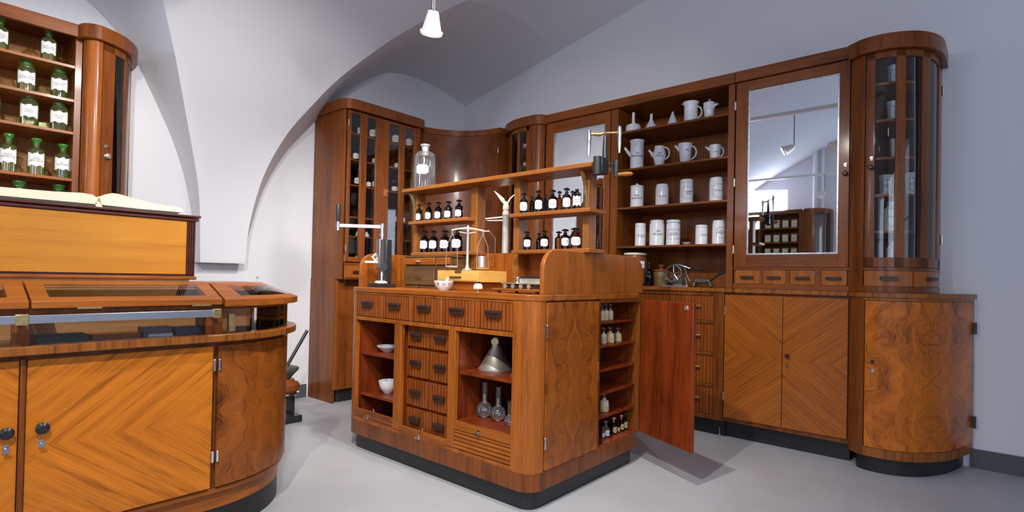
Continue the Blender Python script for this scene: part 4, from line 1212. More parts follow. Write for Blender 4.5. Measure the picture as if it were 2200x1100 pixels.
t = stopper_bottle('glass_bottle', 'large clear glass bottle with white label on the island\'s top shelf', 'bottle', None, 2.50, 3.0, 1.710, .0765, .325, CLEAR, FROST, PI + 0.62, lw=0.50, lh=0.20, lz=0.33, stoph=0.06, neckr=0.30, stopper=False, text='AQUA\nDEST.', tsize=0.022)

MB().lathe([(.0245, .255), (.0245, .310), (.034, .322), (.034, .328), (.022, .327), (.0001, .326)], (2.50, 3.0, 1.710), 24).build('ground_neck', FROST, t)

# bottles in the tall cabinet
TB = [('a', 2.600, 2.318, .023, .19, 0), ('b', 2.719, 2.318, .022, .185, 0), ('c', 2.859, 2.318, .036, .192, 1), ('d', 3.107, 2.318, .034, .198, 1), ('e', 3.262, 2.318, .034, .19, 1),
      ('f', 2.683, 2.095, .025, .16, 0), ('g', 2.883, 2.095, .025, .135, 0), ('h', 3.130, 2.095, .024, .14, 0), ('i', 2.708, 1.875, .029, .176, 0), ('j', 2.819, 1.875, .021, .13, 0), ('k', 2.894, 1.875, .030, .165, 0), ('l', 3.109, 1.875, .029, .12, 2)]
names = ['top shelf, behind the left hinge stile', 'top shelf, first pane, right of the half-hidden one', 'top shelf, second pane, with a large label', 'top shelf, third pane', 'top shelf, fourth pane',
         'second shelf, first pane', 'second shelf, second pane', 'second shelf, third pane', 'third shelf, first pane', 'third shelf, second pane, small one at the left', 'third shelf, second pane, taller one at the right', 'third shelf, third pane, short and round']
for (q, x, z, r, h, k), n_ in zip(TB, names):
    stopper_bottle('dark_bottle', 'dark bottle in the tall cabinet: ' + n_, 'bottle', 'bottles in the tall cabinet', x, 4.16, z, r * 1.12, h, BROWNG, BLKG if k != 2 else CLEAR, facing(x, 4.2), lw=0.9, lh=0.40 if k else 0.36, lz=0.18)
for n_, x, z, r, h in (('left one behind the lock door, round white label', 3.169, 1.60, .018, .120), ('right one behind the lock door, round white label', 3.255, 1.60, .0165, .112)):
    stopper_bottle('clear_bottle', 'small clear bottle in the tall cabinet, ' + n_, 'bottle', 'clear bottles in the tall cabinet', x, 4.20, z, r, h, CLEAR, CLEAR, facing(x, 4.2), lw=0.6, lh=0.5, lz=0.1)


def jar_simple(name, lab, cat, grp, x, y, z, prof, mat, parts=(), seg=28):
    t = thing(name, lab, cat, (x, y, z), grp)
    MB().lathe(prof, (x, y, z), seg).build('body', mat, t)
    return t


for n_, x, r, h in (('left, behind the pane divider', 2.745, .017, .050), ('right, with a small spout', 2.837, .026, .045)):
    t = jar_simple('porcelain_pot', 'small white porcelain pot in the middle of the tall cabinet, ' + n_, 'pot', 'small pots in the tall cabinet', x, 4.2, 1.435, [(r * .8, 0), (r, h * .2), (r, h * .7), (r * .6, h * .85), (r * .62, h)], PORC)
    MB().ball((x, 4.2, 1.435 + h * 1.08), r * .3, 10).build('lid_knob', PORC, t)
for n_, x, r, h in (('far left with label', 2.600, .026, .062), ('right of the far left one', 2.745, .016, .06), ('behind the lock door, left', 3.195, .014, .05), ('behind the lock door, right', 3.268, .014, .062)):
    t = jar_simple('porcelain_jar', 'small white jar at the bottom of the tall cabinet, ' + n_, 'jar', 'small jars in the tall cabinet', x, 4.2, 1.21, [(r, 0), (r, h * .8), (r * .9, h * .82), (r * .9, h)], PORC)
for i, (x, y, z, r, h, lab) in enumerate([(4.03, 3.41, 2.315, .025, .15, 'pale one on the upper shelf behind the left pane'), (4.03, 3.335, 2.315, .027, .165, 'dark one on the upper shelf behind the right pane'),
                                          (4.03, 3.333, 2.145, .027, .14, 'dark one on the second shelf behind the right pane'), (3.98, 3.37, 1.26, .022, .14, 'dark one at the bottom beside the island post')]):
    stopper_bottle('dark_bottle', 'bottle in the narrow bow cabinet, ' + lab, 'bottle', 'bottles in the narrow bow cabinet', x, y, z if i < 3 else 1.201, r, h, CLEAR if i == 0 else BROWNG, BLKG, PI + 0.6, lw=0.85, lh=0.40, lz=0.22)

# sample bottles in the open side of the island
SB = [(2.738, .866, .0125, .090, 'cork', 'first of three on the top shelf'), (2.777, .866, .0135, .096, 'glass', 'second of three on the top shelf'), (2.828, .866, .0145, .092, 'glass', 'third of three on the top shelf'),
      (2.756, .731, .0150, .094, 'glass', 'first of three on the second shelf'), (2.830, .731, .0205, .094, 'glass', 'second of three on the second shelf, widest'), (2.923, .731, .0180, .084, 'glass', 'third of three on the second shelf'),
      (2.776, .336, .0228, .112, 'glass', 'alone on the fifth shelf')]
for i, (x, z, r, h, k, lab) in enumerate(SB):
    x = x * (1.64 / 1.66)
    stopper_bottle('sample_bottle', 'small powder bottle in the island side cupboard, ' + lab, 'bottle', 'sample bottles in the island side', x, 1.64, z if z != .731 else .7305, r * 1.15, h, YLABEL if i in (4,) else POWDER, CLEAR, -PI / 2 - 0.25, lw=0.8, lh=0.45, lz=0.1, labm=YLABEL, stoph=0.28)
SC = [(2.735, .0085, .062, LABEL, 'CLEAR', 'thin one half behind the door edge'), (2.768, .0180, .092, LABEL, 'CLEAR', 'white labelled jar with wide glass lip'), (2.855, .0170, .098, YLABEL, 'CORK', 'brown bottle with tall cork and tag'),
      (2.905, .0120, .066, YLABEL, 'DARK', 'short dark bottle'), (2.945, .0145, .096, YLABEL, 'CORK', 'bottle with round cork ball'), (2.990, .0150, .108, YLABEL, 'DARK', 'brown bottle with dark stopper, nearest the hinge')]
for i, (x, r, h, lm, k, lab) in enumerate(SC):
    stopper_bottle('sample_bottle', 'on the bottom of the island side cupboard: ' + lab, 'bottle', 'sample bottles in the island side', x, 1.64, .1865, r * 1.12, h, CLEAR if k == 'CLEAR' else BROWNG, {'CLEAR': CLEAR, 'CORK': CORK, 'DARK': BLKG}[k], -PI / 2 - 0.25, lw=0.8, lh=0.5, lz=0.12, labm=lm, stoph=0.30)


# ============================================================ PORCELAIN ON THE OPEN SHELVES
PX = 3.96


def ring(cx, cy, cz, r, h, t):                                 # raised rim
    return [(r - t, 0)]


def loop_handle(c, d, r, w, z0, z1, t, parent, mat=PORC, out=1.0):
    """ear handle: leaves the body at z0/z1, d = direction (2d unit) it sticks out to"""
    pts = []
    for k in range(13):
        a = -PI / 2 + PI * k / 12
        pts.append((c[0] + d[0] * (r * 0.93 + w * math.cos(a) * out), c[1] + d[1] * (r * 0.93 + w * math.cos(a) * out), (z0 + z1) / 2 + (z1 - z0) / 2 * math.sin(a)))
    return MB().tube(pts, t, 8).build('handle', mat, parent)


RT = (0.15, -0.99)                                            # towards the right along the shelf
LF = (-0.05, 0.999)
z1_, z2_, z3_, z4_ = 2.304, 1.998, 1.688, 1.375
G1 = 'porcelain on the top open shelf'; G2 = 'porcelain jugs on the second open shelf'; G3 = 'porcelain jars on the third open shelf'; G4 = 'porcelain jars on the lowest open shelf'
t = thing('porcelain_funnel', 'white flat-dish funnel upside down with tall stem, at the left of the top shelf', 'funnel', (PX, 2.142, z1_), G1)
MB().lathe([(.058, 0), (.061, .004), (.062, .045), (.052, .062), (.018, .072), (.013, .085), (.0115, .165), (.008, .167)], (PX, 2.142, z1_)).build('body', PORC, t)
t = thing('porcelain_funnel', 'white conical funnel standing upside down with small side tab, second on the top shelf', 'funnel', (PX, 1.984, z1_), G1)
MB().lathe([(.050, 0), (.052, .003), (.044, .018), (.018, .068), (.012, .08), (.010, .125), (.007, .127)], (PX, 1.984, z1_)).build('body', PORC, t)
MB().tube([(PX, 1.936, z1_ + .006), (PX, 1.918, z1_ + .010), (PX - .01, 1.915, z1_ + .006)], .004, 6).build('side_tab', PORC, t)
t = thing('perforated_cone', 'small white perforated cone sieve in the middle of the top shelf', 'sieve', (PX, 1.805, z1_), G1)
mb = MB().lathe([(.043, 0), (.044, .003), (.006, .108), (.001, .112)], (PX, 1.805, z1_)); mb.mi = 1
for k in range(5):
    rr_ = .044 - .007 * k; zz_ = .012 + .0195 * k
    for j in range(-4, 5):
        a = PI + 0.42 + j * .26
        c_ = Vector((PX + (rr_ - .0035) * math.cos(a), 1.805 + (rr_ - .0035) * math.sin(a), z1_ + zz_))
        n_ = Vector((math.cos(a), math.sin(a), 0.36)).normalized(); mb.cyl(c_, c_ + n_ * 0.0012, .0018, seg=6)
mb.build('body', [PORC, BLUEINK], t)
MB().tube([(PX, 1.764, z1_ + .004), (PX, 1.750, z1_ + .014), (PX, 1.742, z1_ + .005)], .003, 6).build('handle', PORC, t)
t = thing('porcelain_jug', 'large white mug-shaped jug with lip and handle on the top shelf', 'jug', (PX, 1.660, z1_), G1)
MB().lathe([(.048, 0), (.050, .004), (.049, .05), (.049, .125), (.058, .145), (.060, .152), (.056, .152), (.046, .12), (.044, .01), (.0001, .008)], (PX, 1.660, z1_)).build('body', PORC, t)
MB().tube([(PX - .01, 1.712, z1_ + .143), (PX - .012, 1.726, z1_ + .15)], [.012, .006], 8, 0.5).build('pouring_lip', PORC, t)
loop_handle((PX, 1.660), RT, .050, .034, z1_ + .03, z1_ + .115, .006, t)
t = thing('lidded_pot', 'white lidded pot with straight side handle at the right end of the top shelf', 'pot', (PX, 1.520, z1_), G1)
MB().lathe([(.030, 0), (.032, .003), (.037, .07), (.041, .072), (.042, .108), (.040, .112)], (PX, 1.520, z1_)).build('body', PORC, t)
MB().lathe([(.043, .112), (.043, .120), (.030, .128), (.001, .130)], (PX, 1.520, z1_)).build('lid', PORC, t)
MB().tube([(PX + .008 * math.cos(a), 1.520 + .010 * math.cos(a), z1_ + .138 + .010 * math.sin(a)) for a in [2 * PI * k / 10 for k in range(11)]], .003, 6).build('lid_ring', PORC, t)
MB().cyl((PX - .01, 1.482, z1_ + .09), (PX - .02, 1.452, z1_ + .098), .010, .009, 12).build('handle_socket', PORC, t)

t = thing('porcelain_pitcher', 'tall straight white pitcher with slanting spout and black lettering, leftmost on the second shelf', 'jug', (PX, 2.105, z2_), G2)
MB().lathe([(.054, 0), (.055, .004), (.0535, .02), (.0535, .215), (.057, .222), (.058, .236), (.054, .238), (.048, .22), (.048, .01), (.0001, .01)], (PX, 2.105, z2_)).build('body', PORC, t)
MB().tube([(PX - .01, 2.155, z2_ + .115), (PX - .02, 2.178, z2_ + .150), (PX - .03, 2.200, z2_ + .185)], [.014, .013, .010], 10).build('spout', PORC, t)
mb = MB(); letters(mb, Wrap((PX, 2.105, z2_ + .115), .0545, PI + .55), 'Syr.\nChamomill.', .026, .0008, spacing=.95); mb.build('lettering', INK, t)
t = thing('porcelain_pitcher', 'pear-shaped white pitcher with spout and round handle, second on the second shelf', 'jug', (PX, 1.910, z2_), G2)
MB().lathe([(.028, 0), (.030, .004), (.036, .03), (.050, .078), (.051, .095), (.042, .130), (.036, .148), (.039, .160), (.036, .161), (.032, .14)], (PX, 1.910, z2_), rounds=2).build('body', PORC, t)
MB().tube([(PX - .01, 1.953, z2_ + .085), (PX - .015, 1.972, z2_ + .115), (PX - .02, 1.990, z2_ + .138)], [.015, .011, .008], 10).build('spout', PORC, t)
loop_handle((PX, 1.910), RT, .040, .042, z2_ + .055, z2_ + .150, .0055, t)
mb = MB(); letters(mb, Wrap((PX, 1.910, z2_ + .090), .0515, PI + .50), 'Iter\nRhod', .022, .0008); mb.build('lettering', INK, t)
t = thing('porcelain_jug', 'conical white jug with wide mouth and large handle, third on the second shelf', 'jug', (PX, 1.700, z2_), G2)
MB().lathe([(.034, 0), (.036, .004), (.047, .11), (.052, .142), (.054, .150), (.051, .150), (.044, .11), (.032, .008), (.0001, .008)], (PX, 1.700, z2_)).build('body', PORC, t)
MB().tube([(PX - .012, 1.738, z2_ + .105), (PX - .018, 1.758, z2_ + .128), (PX - .022, 1.772, z2_ + .143)], [.014, .011, .007], 10).build('spout', PORC, t)
loop_handle((PX, 1.700), RT, .044, .042, z2_ + .030, z2_ + .130, .0055, t)
mb = MB(); letters(mb, Wrap((PX, 1.700, z2_ + .095), .0455, PI + .72), 'Gly', .022, .003); mb.build('lettering', BLUEINK, t)
t = thing('porcelain_jug', 'small white jug with wide pouring spout and dark lettering, rightmost on the second shelf', 'jug', (PX, 1.472, z2_), G2)
MB().lathe([(.030, 0), (.034, .004), (.038, .05), (.040, .095), (.042, .106), (.039, .106), (.034, .05), (.03, .008), (.0001, .008)], (PX, 1.472, z2_)).build('body', PORC, t)
MB().tube([(PX - .01, 1.500, z2_ + .07), (PX - .014, 1.520, z2_ + .088), (PX - .018, 1.536, z2_ + .099)], [.022, .015, .009], 10, 0.7).build('spout', PORC, t)
loop_handle((PX, 1.472), RT, .036, .026, z2_ + .02, z2_ + .09, .0045, t)
mb = MB(); letters(mb, Wrap((PX, 1.472, z2_ + .052), .0395, PI + .52), 'ad Tinct', .015, .001); mb.build('lettering', BLUEINK, t)
t = thing('stone_pestle', 'pale brown rounded pestle head lying behind the small jug', 'pestle', (4.10, 1.585, z2_))
MB().ball((4.10, 1.585, z2_ + .024), .024, 14, 1.0).tube([(4.11, 1.57, z2_ + .022), (4.16, 1.53, z2_ + .014)], [.014, .010], 10).build('head', CREAM, t)


def pjar(lab, y, z, r, h, text, size, frame=None, lid='band', grp=None, mat=None, dv=0.0, ink=None, th=None, tsp=1.0):
    t = thing('porcelain_jar', lab, 'jar', (PX, y, z), grp)
    th = PI + (th if th is not None else 0.45)
    hb = h * (0.86 if lid != 'none' else 0.94)
    MB().lathe([(r * .96, 0), (r * 1.0, h * .02), (r * .985, h * .04), (r * .985, hb * .97), (r * .93, hb)], (PX, y, z), 32).build('body', mat or PORC, t)
    if lid == 'band': MB().lathe([(r * .90, hb), (r * .985, hb + h * .015), (r * .985, h * .955), (r * .90, h), (.0001, h * 1.0)], (PX, y, z), 32).build('lid', mat or PORC, t)
    elif lid == 'knob': MB().lathe([(r * .92, hb), (r * 1.03, hb + h * .01), (r * 1.0, h * .90), (r * .5, h * .945), (r * .16, h * .95), (r * .16, h * .97), (r * .2, h), (.0001, h * 1.01)], (PX, y, z), 32).build('lid', mat or PORC, t)
    elif lid == 'wide': MB().lathe([(r * .84, hb), (r * .84, hb + h * .02), (r * .99, hb + h * .05), (r * 1.0, h * .96), (r * .93, h), (.0001, h)], (PX, y, z), 32).build('lid', mat or PORC, t)
    else: MB().lathe([(r * .93, hb), (r * .90, h * .975), (r * .8, h), (.0001, h)], (PX, y, z), 32).build('lid', mat or PORC, t)
    mb = MB(); wr = Wrap((PX, y, z + hb * .5 + dv), r * .99, th)
    if text: letters(mb, wr, text, size, .001, spacing=tsp)
    if frame:
        a, b_ = frame; c_ = min(a, b_) * .45
        outline(mb, wr, [(-a, -b_ + c_), (-a + c_, -b_), (a - c_, -b_), (a, -b_ + c_), (a, b_ - c_), (a - c_, b_), (-a + c_, b_), (-a, b_ - c_), (-a, -b_ + c_)], .0016)
    mb.build('lettering', ink or INK, t)
    return t


pjar('white jar with knobbed lid and two lines of black script, leftmost on the third shelf', 2.098, z3_, .0535, .195, 'Natr.\nbicarbonic.', .024, lid='knob', grp=G3, tsp=.9)
pjar('plain white jar with one short word, second on the third shelf', 1.882, z3_, .0512, .168, 'MENTHOL', .0125, lid='plain', grp=G3, dv=-.005, th=.62)
pjar('white jar with banded lid and two short words between lines, third on the third shelf', 1.684, z3_, .0492, .184, 'ADEPS\nSUIL.', .0185, lid='band', grp=G3, frame=(.055, .042), th=.80)
pjar('bluish white jar with an angular drawn frame, rightmost on the third shelf', 1.459, z3_, .0497, .176, 'EUCERINUM', .0125, lid='plain', grp=G3, frame=(.046, .048), th=.75)
pjar('small banded white jar with faint grey lettering, leftmost on the lowest shelf', 2.062, z4_, .0438, .184, 'Ungentum\nplumbi', .0155, lid='band', grp=G4, th=.62)
pjar('broad white jar with handwritten script, second on the lowest shelf', 1.919, z4_, .0585, .202, 'Alf\nad pugn.', .024, lid='plain', grp=G4, th=.62, dv=.015)
pjar('wide white jar with flat overhanging lid and framed lettering, third on the lowest shelf', 1.784, z4_, .0534, .195, 'UNGUENT.\nVASELIN. FLAV.', .0135, lid='wide', grp=G4, frame=(.055, .036), th=.52)
pjar('short white jar with one cut-off word, fourth on the lowest shelf', 1.563, z4_, .0446, .146, 'ZINCUM', .0135, lid='band', grp=G4, th=.95, dv=.008)
pjar('white jar with a drawn octagon frame, rightmost on the lowest shelf', 1.436, z4_, .0460, .174, 'UNG.\nBORICUM\n3%', .0135, lid='plain', grp=G4, frame=(.036, .038), th=.80, dv=.008)
t = thing('porcelain_dish', 'shallow white dish lying between the jars on the lowest shelf', 'dish', (PX, 1.683, z4_))
MB().lathe([(.012, 0), (.018, .002), (.034, .018), (.036, .020), (.033, .020), (.018, .006), (.0001, .005)], (PX - .02, 1.668, z4_)).build('body', PORC, t)

# worktop pieces
ZW = 1.058
t = thing('salt_glazed_crock', 'big brown and grey glazed crock with pale rim, half behind the island\'s side panel', 'crock', (4.0, 2.125, ZW))
mb = MB().lathe([(.080, 0), (.095, .02), (.099, .16), (.097, .215), (.088, .242), (.092, .248), (.092, .262), (.084, .264), (.080, .24), (.080, .02), (.0001, .01)], (4.0, 2.125, ZW), 32)
mb.build('body', STONE, t)
mb = MB(); patch(mb, Wrap((4.0, 2.125, ZW + .17), .0995, PI + 1.05), .05, .055); mb.mi = 1; letters(mb, Wrap((4.0, 2.125, ZW + .165), .0995, PI + 1.05), 'OX', .02, .002); mb.build('label', [LABEL, INK], t)
MB().lathe([(.0885, .246), (.0935, .249), (.0935, .263), (.088, .266)], (4.0, 2.125, ZW), 32).build('rim', CREAM, t)
t = thing('brown_jug', 'dark brown glass flask with shiny shoulder beside the crock', 'bottle', (3.99, 1.995, ZW))
MB().lathe([(.028, 0), (.033, .01), (.034, .10), (.024, .125), (.012, .135), (.012, .165), (.016, .168), (.016, .175), (.0001, .176)], (3.99, 1.995, ZW)).build('body', BROWNG, t)
MB().ball((3.99, 1.995, ZW + .183), .014, 12).build('stopper', BLKG, t)
t = thing('powder_jar', 'wide glass jar of yellowish powder with dark lid behind the flywheel machine', 'jar', (4.06, 1.925, ZW))
MB().lathe([(.058, 0), (.060, .01), (.060, .105), (.055, .115)], (4.06, 1.925, ZW)).build('body', plain('ochre_powder', (.16, .10, .03), .5, var=.2, scale=30), t)
MB().lathe([(.057, .115), (.060, .118), (.060, .133), (.02, .140), (.015, .150), (.026, .158), (.026, .172), (.0001, .176)], (4.06, 1.925, ZW)).build('lid', WALX, t)
# flywheel machine
t = thing('flywheel_press', 'small nickel hand machine with spoked flywheel and long lever on the worktop', 'machine', (3.97, 1.74, ZW))
fy, fz = 1.755, ZW + .100
pts = [(3.915, fy + .062 * math.cos(a), fz + .062 * math.sin(a)) for a in [2 * PI * k / 32 for k in range(33)]]
MB().tube(pts, .0075, 8).build('flywheel', GREYIRON, t)
mb = MB()
for k in range(5):
    a = 2 * PI * k / 5 + .3; mb.cyl((3.915, fy, fz), (3.915, fy + .060 * math.cos(a), fz + .060 * math.sin(a)), .0035, .0022, 8)
mb.cyl((3.905, fy, fz), (3.97, fy, fz), .009, seg=12); mb.build('spokes', CHROME, t)
mb = MB()
mb.tube([(3.93, fy + .085, ZW + .012), (3.93, fy + .075, ZW + .06), (3.93, fy + .02, ZW + .028), (3.93, fy - .05, ZW + .03), (3.93, fy - .085, ZW + .075), (3.93, fy - .10, ZW + .012)], .005, 8)
mb.box(3.91, 4.02, fy - .115, fy + .095, ZW, ZW + .012); mb.box(3.95, 4.0, fy - .05, fy + .02, ZW + .012, ZW + .085)
mb.build('frame', STEEL, t, bevel=.002)
mb = MB().tube([(3.95, fy + .02, ZW + .165), (3.95, fy - .03, ZW + .168), (3.95, fy - .085, ZW + .150), (3.95, fy - .115, ZW + .140)], [.012, .017, .014, .008], 10, .6)
mb.build('lever', STEEL, t)
MB().tube([(3.95, fy - .112, ZW + .141), (3.95, fy - .150, ZW + .138), (3.95, fy - .205, ZW + .134)], [.007, .008, .006], 8).build('lever_grip', IRON, t)
MB().tube([(3.95, fy - .07, ZW + .15), (3.945, fy - .09, ZW + .09), (3.94, fy - .12, ZW + .04)], .007, 8).build('connecting_arm', GREYIRON, t)
t = thing('cork_press', 'dark cast-iron cork press shaped like a crouching animal with raised handle', 'press', (3.95, 1.53, ZW))
mb = MB().tube([(3.95, 1.615, ZW + .030), (3.95, 1.58, ZW + .048), (3.95, 1.53, ZW + .045), (3.95, 1.49, ZW + .050)], [.012, .024, .022, .015], 12, .8)
for k in range(4): mb.cyl((3.925, 1.585 - .022 * k, ZW + .05), (3.975, 1.585 - .022 * k, ZW + .05), .012, seg=10)
for y_ in (1.605, 1.475): mb.tube([(3.95, y_ + (.0 if y_ > 1.5 else .02), ZW + .04), (3.93, y_, ZW + .006)], [.012, .010], 8).tube([(3.95, y_ + (.0 if y_ > 1.5 else .02), ZW + .04), (3.975, y_, ZW + .006)], [.012, .010], 8)
mb.build('body', GREYIRON, t)
MB().tube([(3.95, 1.49, ZW + .052), (3.95, 1.455, ZW + .075), (3.95, 1.42, ZW + .103), (3.95, 1.385, ZW + .112)], [.009, .007, .010, .008], 10).build('handle', IRON, t)

# cups in the right tower


def cup(lab, x, y, z, r, h, txt, size, th, frame=True, grp='porcelain cups in the right tower', lidded=False):
    t = thing('porcelain_cup' if not lidded else 'porcelain_jar', lab, 'cup' if not lidded else 'jar', (x, y, z), grp)
    if not lidded:
        MB().lathe([(r * .80, 0), (r * .82, h * .03), (r * .86, h * .5), (r * .92, h * .85), (r * 1.06, h * .98), (r * 1.02, h), (r * .86, h * .85), (r * .75, h * .05), (.0001, h * .05)], (x, y, z), 28, rounds=1).build('body', PORC, t)
    else:
        MB().lathe([(r * .95, 0), (r, h * .02), (r, h * .72), (r * .55, h * .85), (r * .55, h * .92)], (x, y, z), 28).build('body', PORC, t)
        MB().lathe([(r * .66, h * .92), (r * .66, h * .98), (.0001, h)], (x, y, z), 20).build('lid', PORC, t)
    mb = MB(); wr = Wrap((x, y, z + h * .48), r * (.885 if not lidded else 1.0), th)
    if frame:
        a = r * .62; b_ = h * .30
        outline(mb, wr, [(-a, b_ * .6), (-a * .6, b_), (-a * .2, b_ * .8), (0, b_ * 1.05), (a * .2, b_ * .8), (a * .6, b_), (a, b_ * .6), (a * .85, 0), (a, -b_ * .6), (a * .4, -b_ * .7), (0, -b_ * 1.2), (-a * .4, -b_ * .7), (-a, -b_ * .6), (-a * .85, 0), (-a, b_ * .6)], .0016, .002)
    if txt: letters(mb, wr, txt, size, .0015)
    mb.build('lettering', INK, t)


for (x, y, z, lab, txt) in ((4.0, .40, 2.308, 'white cup with a drawn badge on the top shelf', 'R'), (4.0, .403, 2.088, 'white cup with a drawn badge on the second shelf', 'S'), (4.02, .385, 1.862, 'plain white beaker on the third shelf', None),
                            (4.0, .437, 1.642, 'white cup with lettered badge on the fourth shelf, left pane', 'EXTR.\nRHEI'), (4.0, .308, 1.642, 'white cup with lettered badge on the fourth shelf, middle pane', 'EXTR.\nALOES')):
    cup(lab + ' of the right tower', x, y, z, .036, .135, txt, .012, PI + .25, frame=txt is not None)
cup('tall white covered jar with drawn frame on the fifth shelf of the right tower', 4.0, .405, 1.425, .0375, .19, 'Men', .018, PI + .1, frame=True, lidded=True)
cup('white flask-shaped jar at the bottom of the right tower', 4.0, .385, 1.205, .044, .17, None, .01, PI + .1, frame=True, lidded=True)

# square jars in the far cabinet
JARY = plain('amber_jar', (0.36, 0.24, 0.08), 0.2)
for r_i, z in enumerate((2.22, 1.93, 1.65)):
    for k in range(4):
        y = 2.80 + k * 0.165 if k < 4 else 0
        t = thing('square_jar', 'square jar with cream label in the mirrored cabinet, row %s, %s' % (['one', 'two', 'three'][r_i], ['nearest the tower', 'second from the tower', 'third from the tower', 'fourth from the tower'][k]), 'jar', (-4.12, y, z), 'square jars in the mirrored cabinet')
        MB().box(-4.17, -4.07, y - .058, y + .058, z, z + .17).build('body', JARY, t, bevel=.006)
        MB().box(-4.15, -4.09, y - .035, y + .035, z + .17, z + .19).build('lid', BLKG, t, bevel=.004)
        mb = MB(); wr = Wrap((-4.12, y, z + .085), .0505, 0, flat=True); patch(mb, wr, .095, .12); mb.mi = 1; strokes(mb, wr, .09, .06, 3, .003); mb.build('label', [CREAM, INK], t)

# ============================================================ ON THE ISLAND WORKTOP
ZI = 1.022
# lever press
t = thing('tablet_press', 'black and nickel lever press with long white crank arm, at the island\'s left end', 'press', (2.11, 2.93, ZI))
MB().box(2.04, 2.17, 2.87, 2.99, ZI, ZI + .026).build('base', IRON, t, bevel=.003)
MB().lathe([(.045, .026), (.048, .030), (.048, .036), (.035, .042)], (2.10, 2.925, ZI), 24, 1, .8).build('cream_plate', CREAM, t)
MB().box(2.105, 2.150, 2.890, 2.965, ZI + .026, ZI + .31).build('column', IRON, t, bevel=.006)
MB().box(2.068, 2.105, 2.91, 2.95, ZI + .125, ZI + .31).build('scale_plate', STEEL, t, bevel=.003)
mb = MB().cyl((2.10, 2.93, ZI + .30), (2.10, 2.93, ZI + .40), .013, .011, 16).cyl((2.10, 2.93, ZI + .33), (2.10, 2.93, ZI + .345), .018, seg=16).cyl((2.10, 2.93, ZI + .385), (2.10, 2.93, ZI + .412), .016, seg=16)
mb.cyl((2.10, 2.925, ZI + .042), (2.10, 2.925, ZI + .13), .014, .012, 16).cyl((2.10, 2.925, ZI + .075), (2.10, 2.925, ZI + .085), .024, seg=16)
mb.build('spindle', CHROME, t)
MB().obox((1.995, 3.02, ZI + .392), Vector((-.77, .64, -.0)).normalized(), (.64, .77, 0), (0, 0, 1), .140, .004, .010).build('crank_arm', WHITEP, t, bevel=.002)
MB().cyl((1.888, 3.11, ZI + .360), (1.888, 3.11, ZI + .415), .012, .013, 14).build('crank_socket', CHROME, t)
MB().lathe([(.010, .415), (.014, .45), (.016, .50), (.013, .525), (.0001, .530)], (1.888, 3.11, ZI), 16).build('crank_grip', IRON, t)
mb = MB().tube([(2.09, 2.94, ZI + .235), (2.05, 2.965, ZI + .195), (2.075, 2.95, ZI + .165)], [.006, .006, .008], 8)
mb.obox((2.05, 2.97, ZI + .163), Vector((-.65, .757, 0)), (.757, .65, 0), (0, 0, 1), .042, .012, .006)
mb.build('feed_shoe', WHITEP, t)
MB().cyl((2.09, 2.90, ZI + .13), (2.15, 2.95, ZI + .13), .030, seg=14).build('die_table', IRON, t)

# old instrument case
t = thing('instrument_case', 'old dark brown wooden case with two small drawers, standing under the island shelves', 'case', (2.38, 2.70, ZI))
MB().box(2.29, 2.53, 2.472, 2.932, ZI, ZI + .018).box(2.29, 2.53, 2.478, 2.926, ZI + .018, ZI + .2).build('case_body', OLDB, t, bevel=.003)
MB().box(2.285, 2.535, 2.468, 2.936, ZI + .2, ZI + .212).build('case_top', OLDB, t, bevel=.003)
for y0, y1 in ((2.622, 2.922), (2.482, 2.602)):
    d = MB().box(2.276, 2.29, y0, y1, ZI + .152, ZI + .196).build('drawer', WALLY, t, bevel=.003)
    if y0 > 2.6: MB().lathe([(.001, 0), (.02, .004), (.022, .012), (.0001, .016)], (2.272, (y0 + y1) / 2, ZI + .166), 14).build('shell_pull', PEWTER, d)
d = MB().box(2.278, 2.29, 2.622, 2.926, ZI + .022, ZI + .142).build('door', OLDB, t, bevel=.003)
MB().box(2.2755, 2.278, 2.74, 2.81, ZI + .055, ZI + .072).build('name_plate', BRASS, d)
MB().box(2.282, 2.29, 2.472, 2.605, ZI + .022, ZI + .142).build('side_door', OLDB, t, bevel=.003)
MB().cyl((2.278, 2.775, ZI + .012), (2.262, 2.775, ZI + .010), .006, seg=10).build('catch', CHROME, t)

# balance on its yellow box
t = thing('balance_box', 'yellow maple box with a drawer, carrying the small hand balance', 'box', (2.27, 2.27, ZI))
MB().box(2.17, 2.38, 2.13, 2.42, ZI, ZI + .048).build('base', WALLY, t, bevel=.003)
MB().box(2.15, 2.39, 2.103, 2.442, ZI + .050, ZI + .115).build('body', YEL, t, bevel=.002)
d = MB().box(2.144, 2.15, 2.118, 2.425, ZI + .056, ZI + .100).build('drawer', YEL, t, bevel=.0015)
MB().box(2.132, 2.144, 2.23, 2.32, ZI + .072, ZI + .080).build('handle', OLDB, d, bevel=.002)
MB().box(2.140, 2.150, 2.235, 2.285, ZI + .098, ZI + .118).build('clasp', OLDB, t, bevel=.003)
ZB = ZI + .1155
t = thing('balance', 'small silvery beam balance with two hanging pans, standing on the yellow box', 'balance', (2.22, 2.25, ZB))
bx_, by_ = 2.22, 2.262
MB().lathe([(.030, 0), (.028, .008), (.014, .014), (.010, .03), (.0085, .04), (.0085, .225), (.011, .235), (.011, .25), (.006, .262), (.0001, .266)], (bx_, by_, ZB), 18).build('column', PEWTER, t)
MB().box(bx_ - .03, bx_ + .03, by_ - .035, by_ + .035, ZB - .0005, ZB + .003).build('foot', IRON, t)
ex_ = Vector((.655, -.755, 0))
c0 = Vector((bx_, by_, ZB + .232)) - ex_ * .002
pts = [c0 - ex_ * .092 + Vector((0, 0, .002)), c0 - ex_ * .06 + Vector((0, 0, .010)), c0 + Vector((0, 0, .016)), c0 + ex_ * .06 + Vector((0, 0, .008)), c0 + ex_ * .092 + Vector((0, 0, .002))]
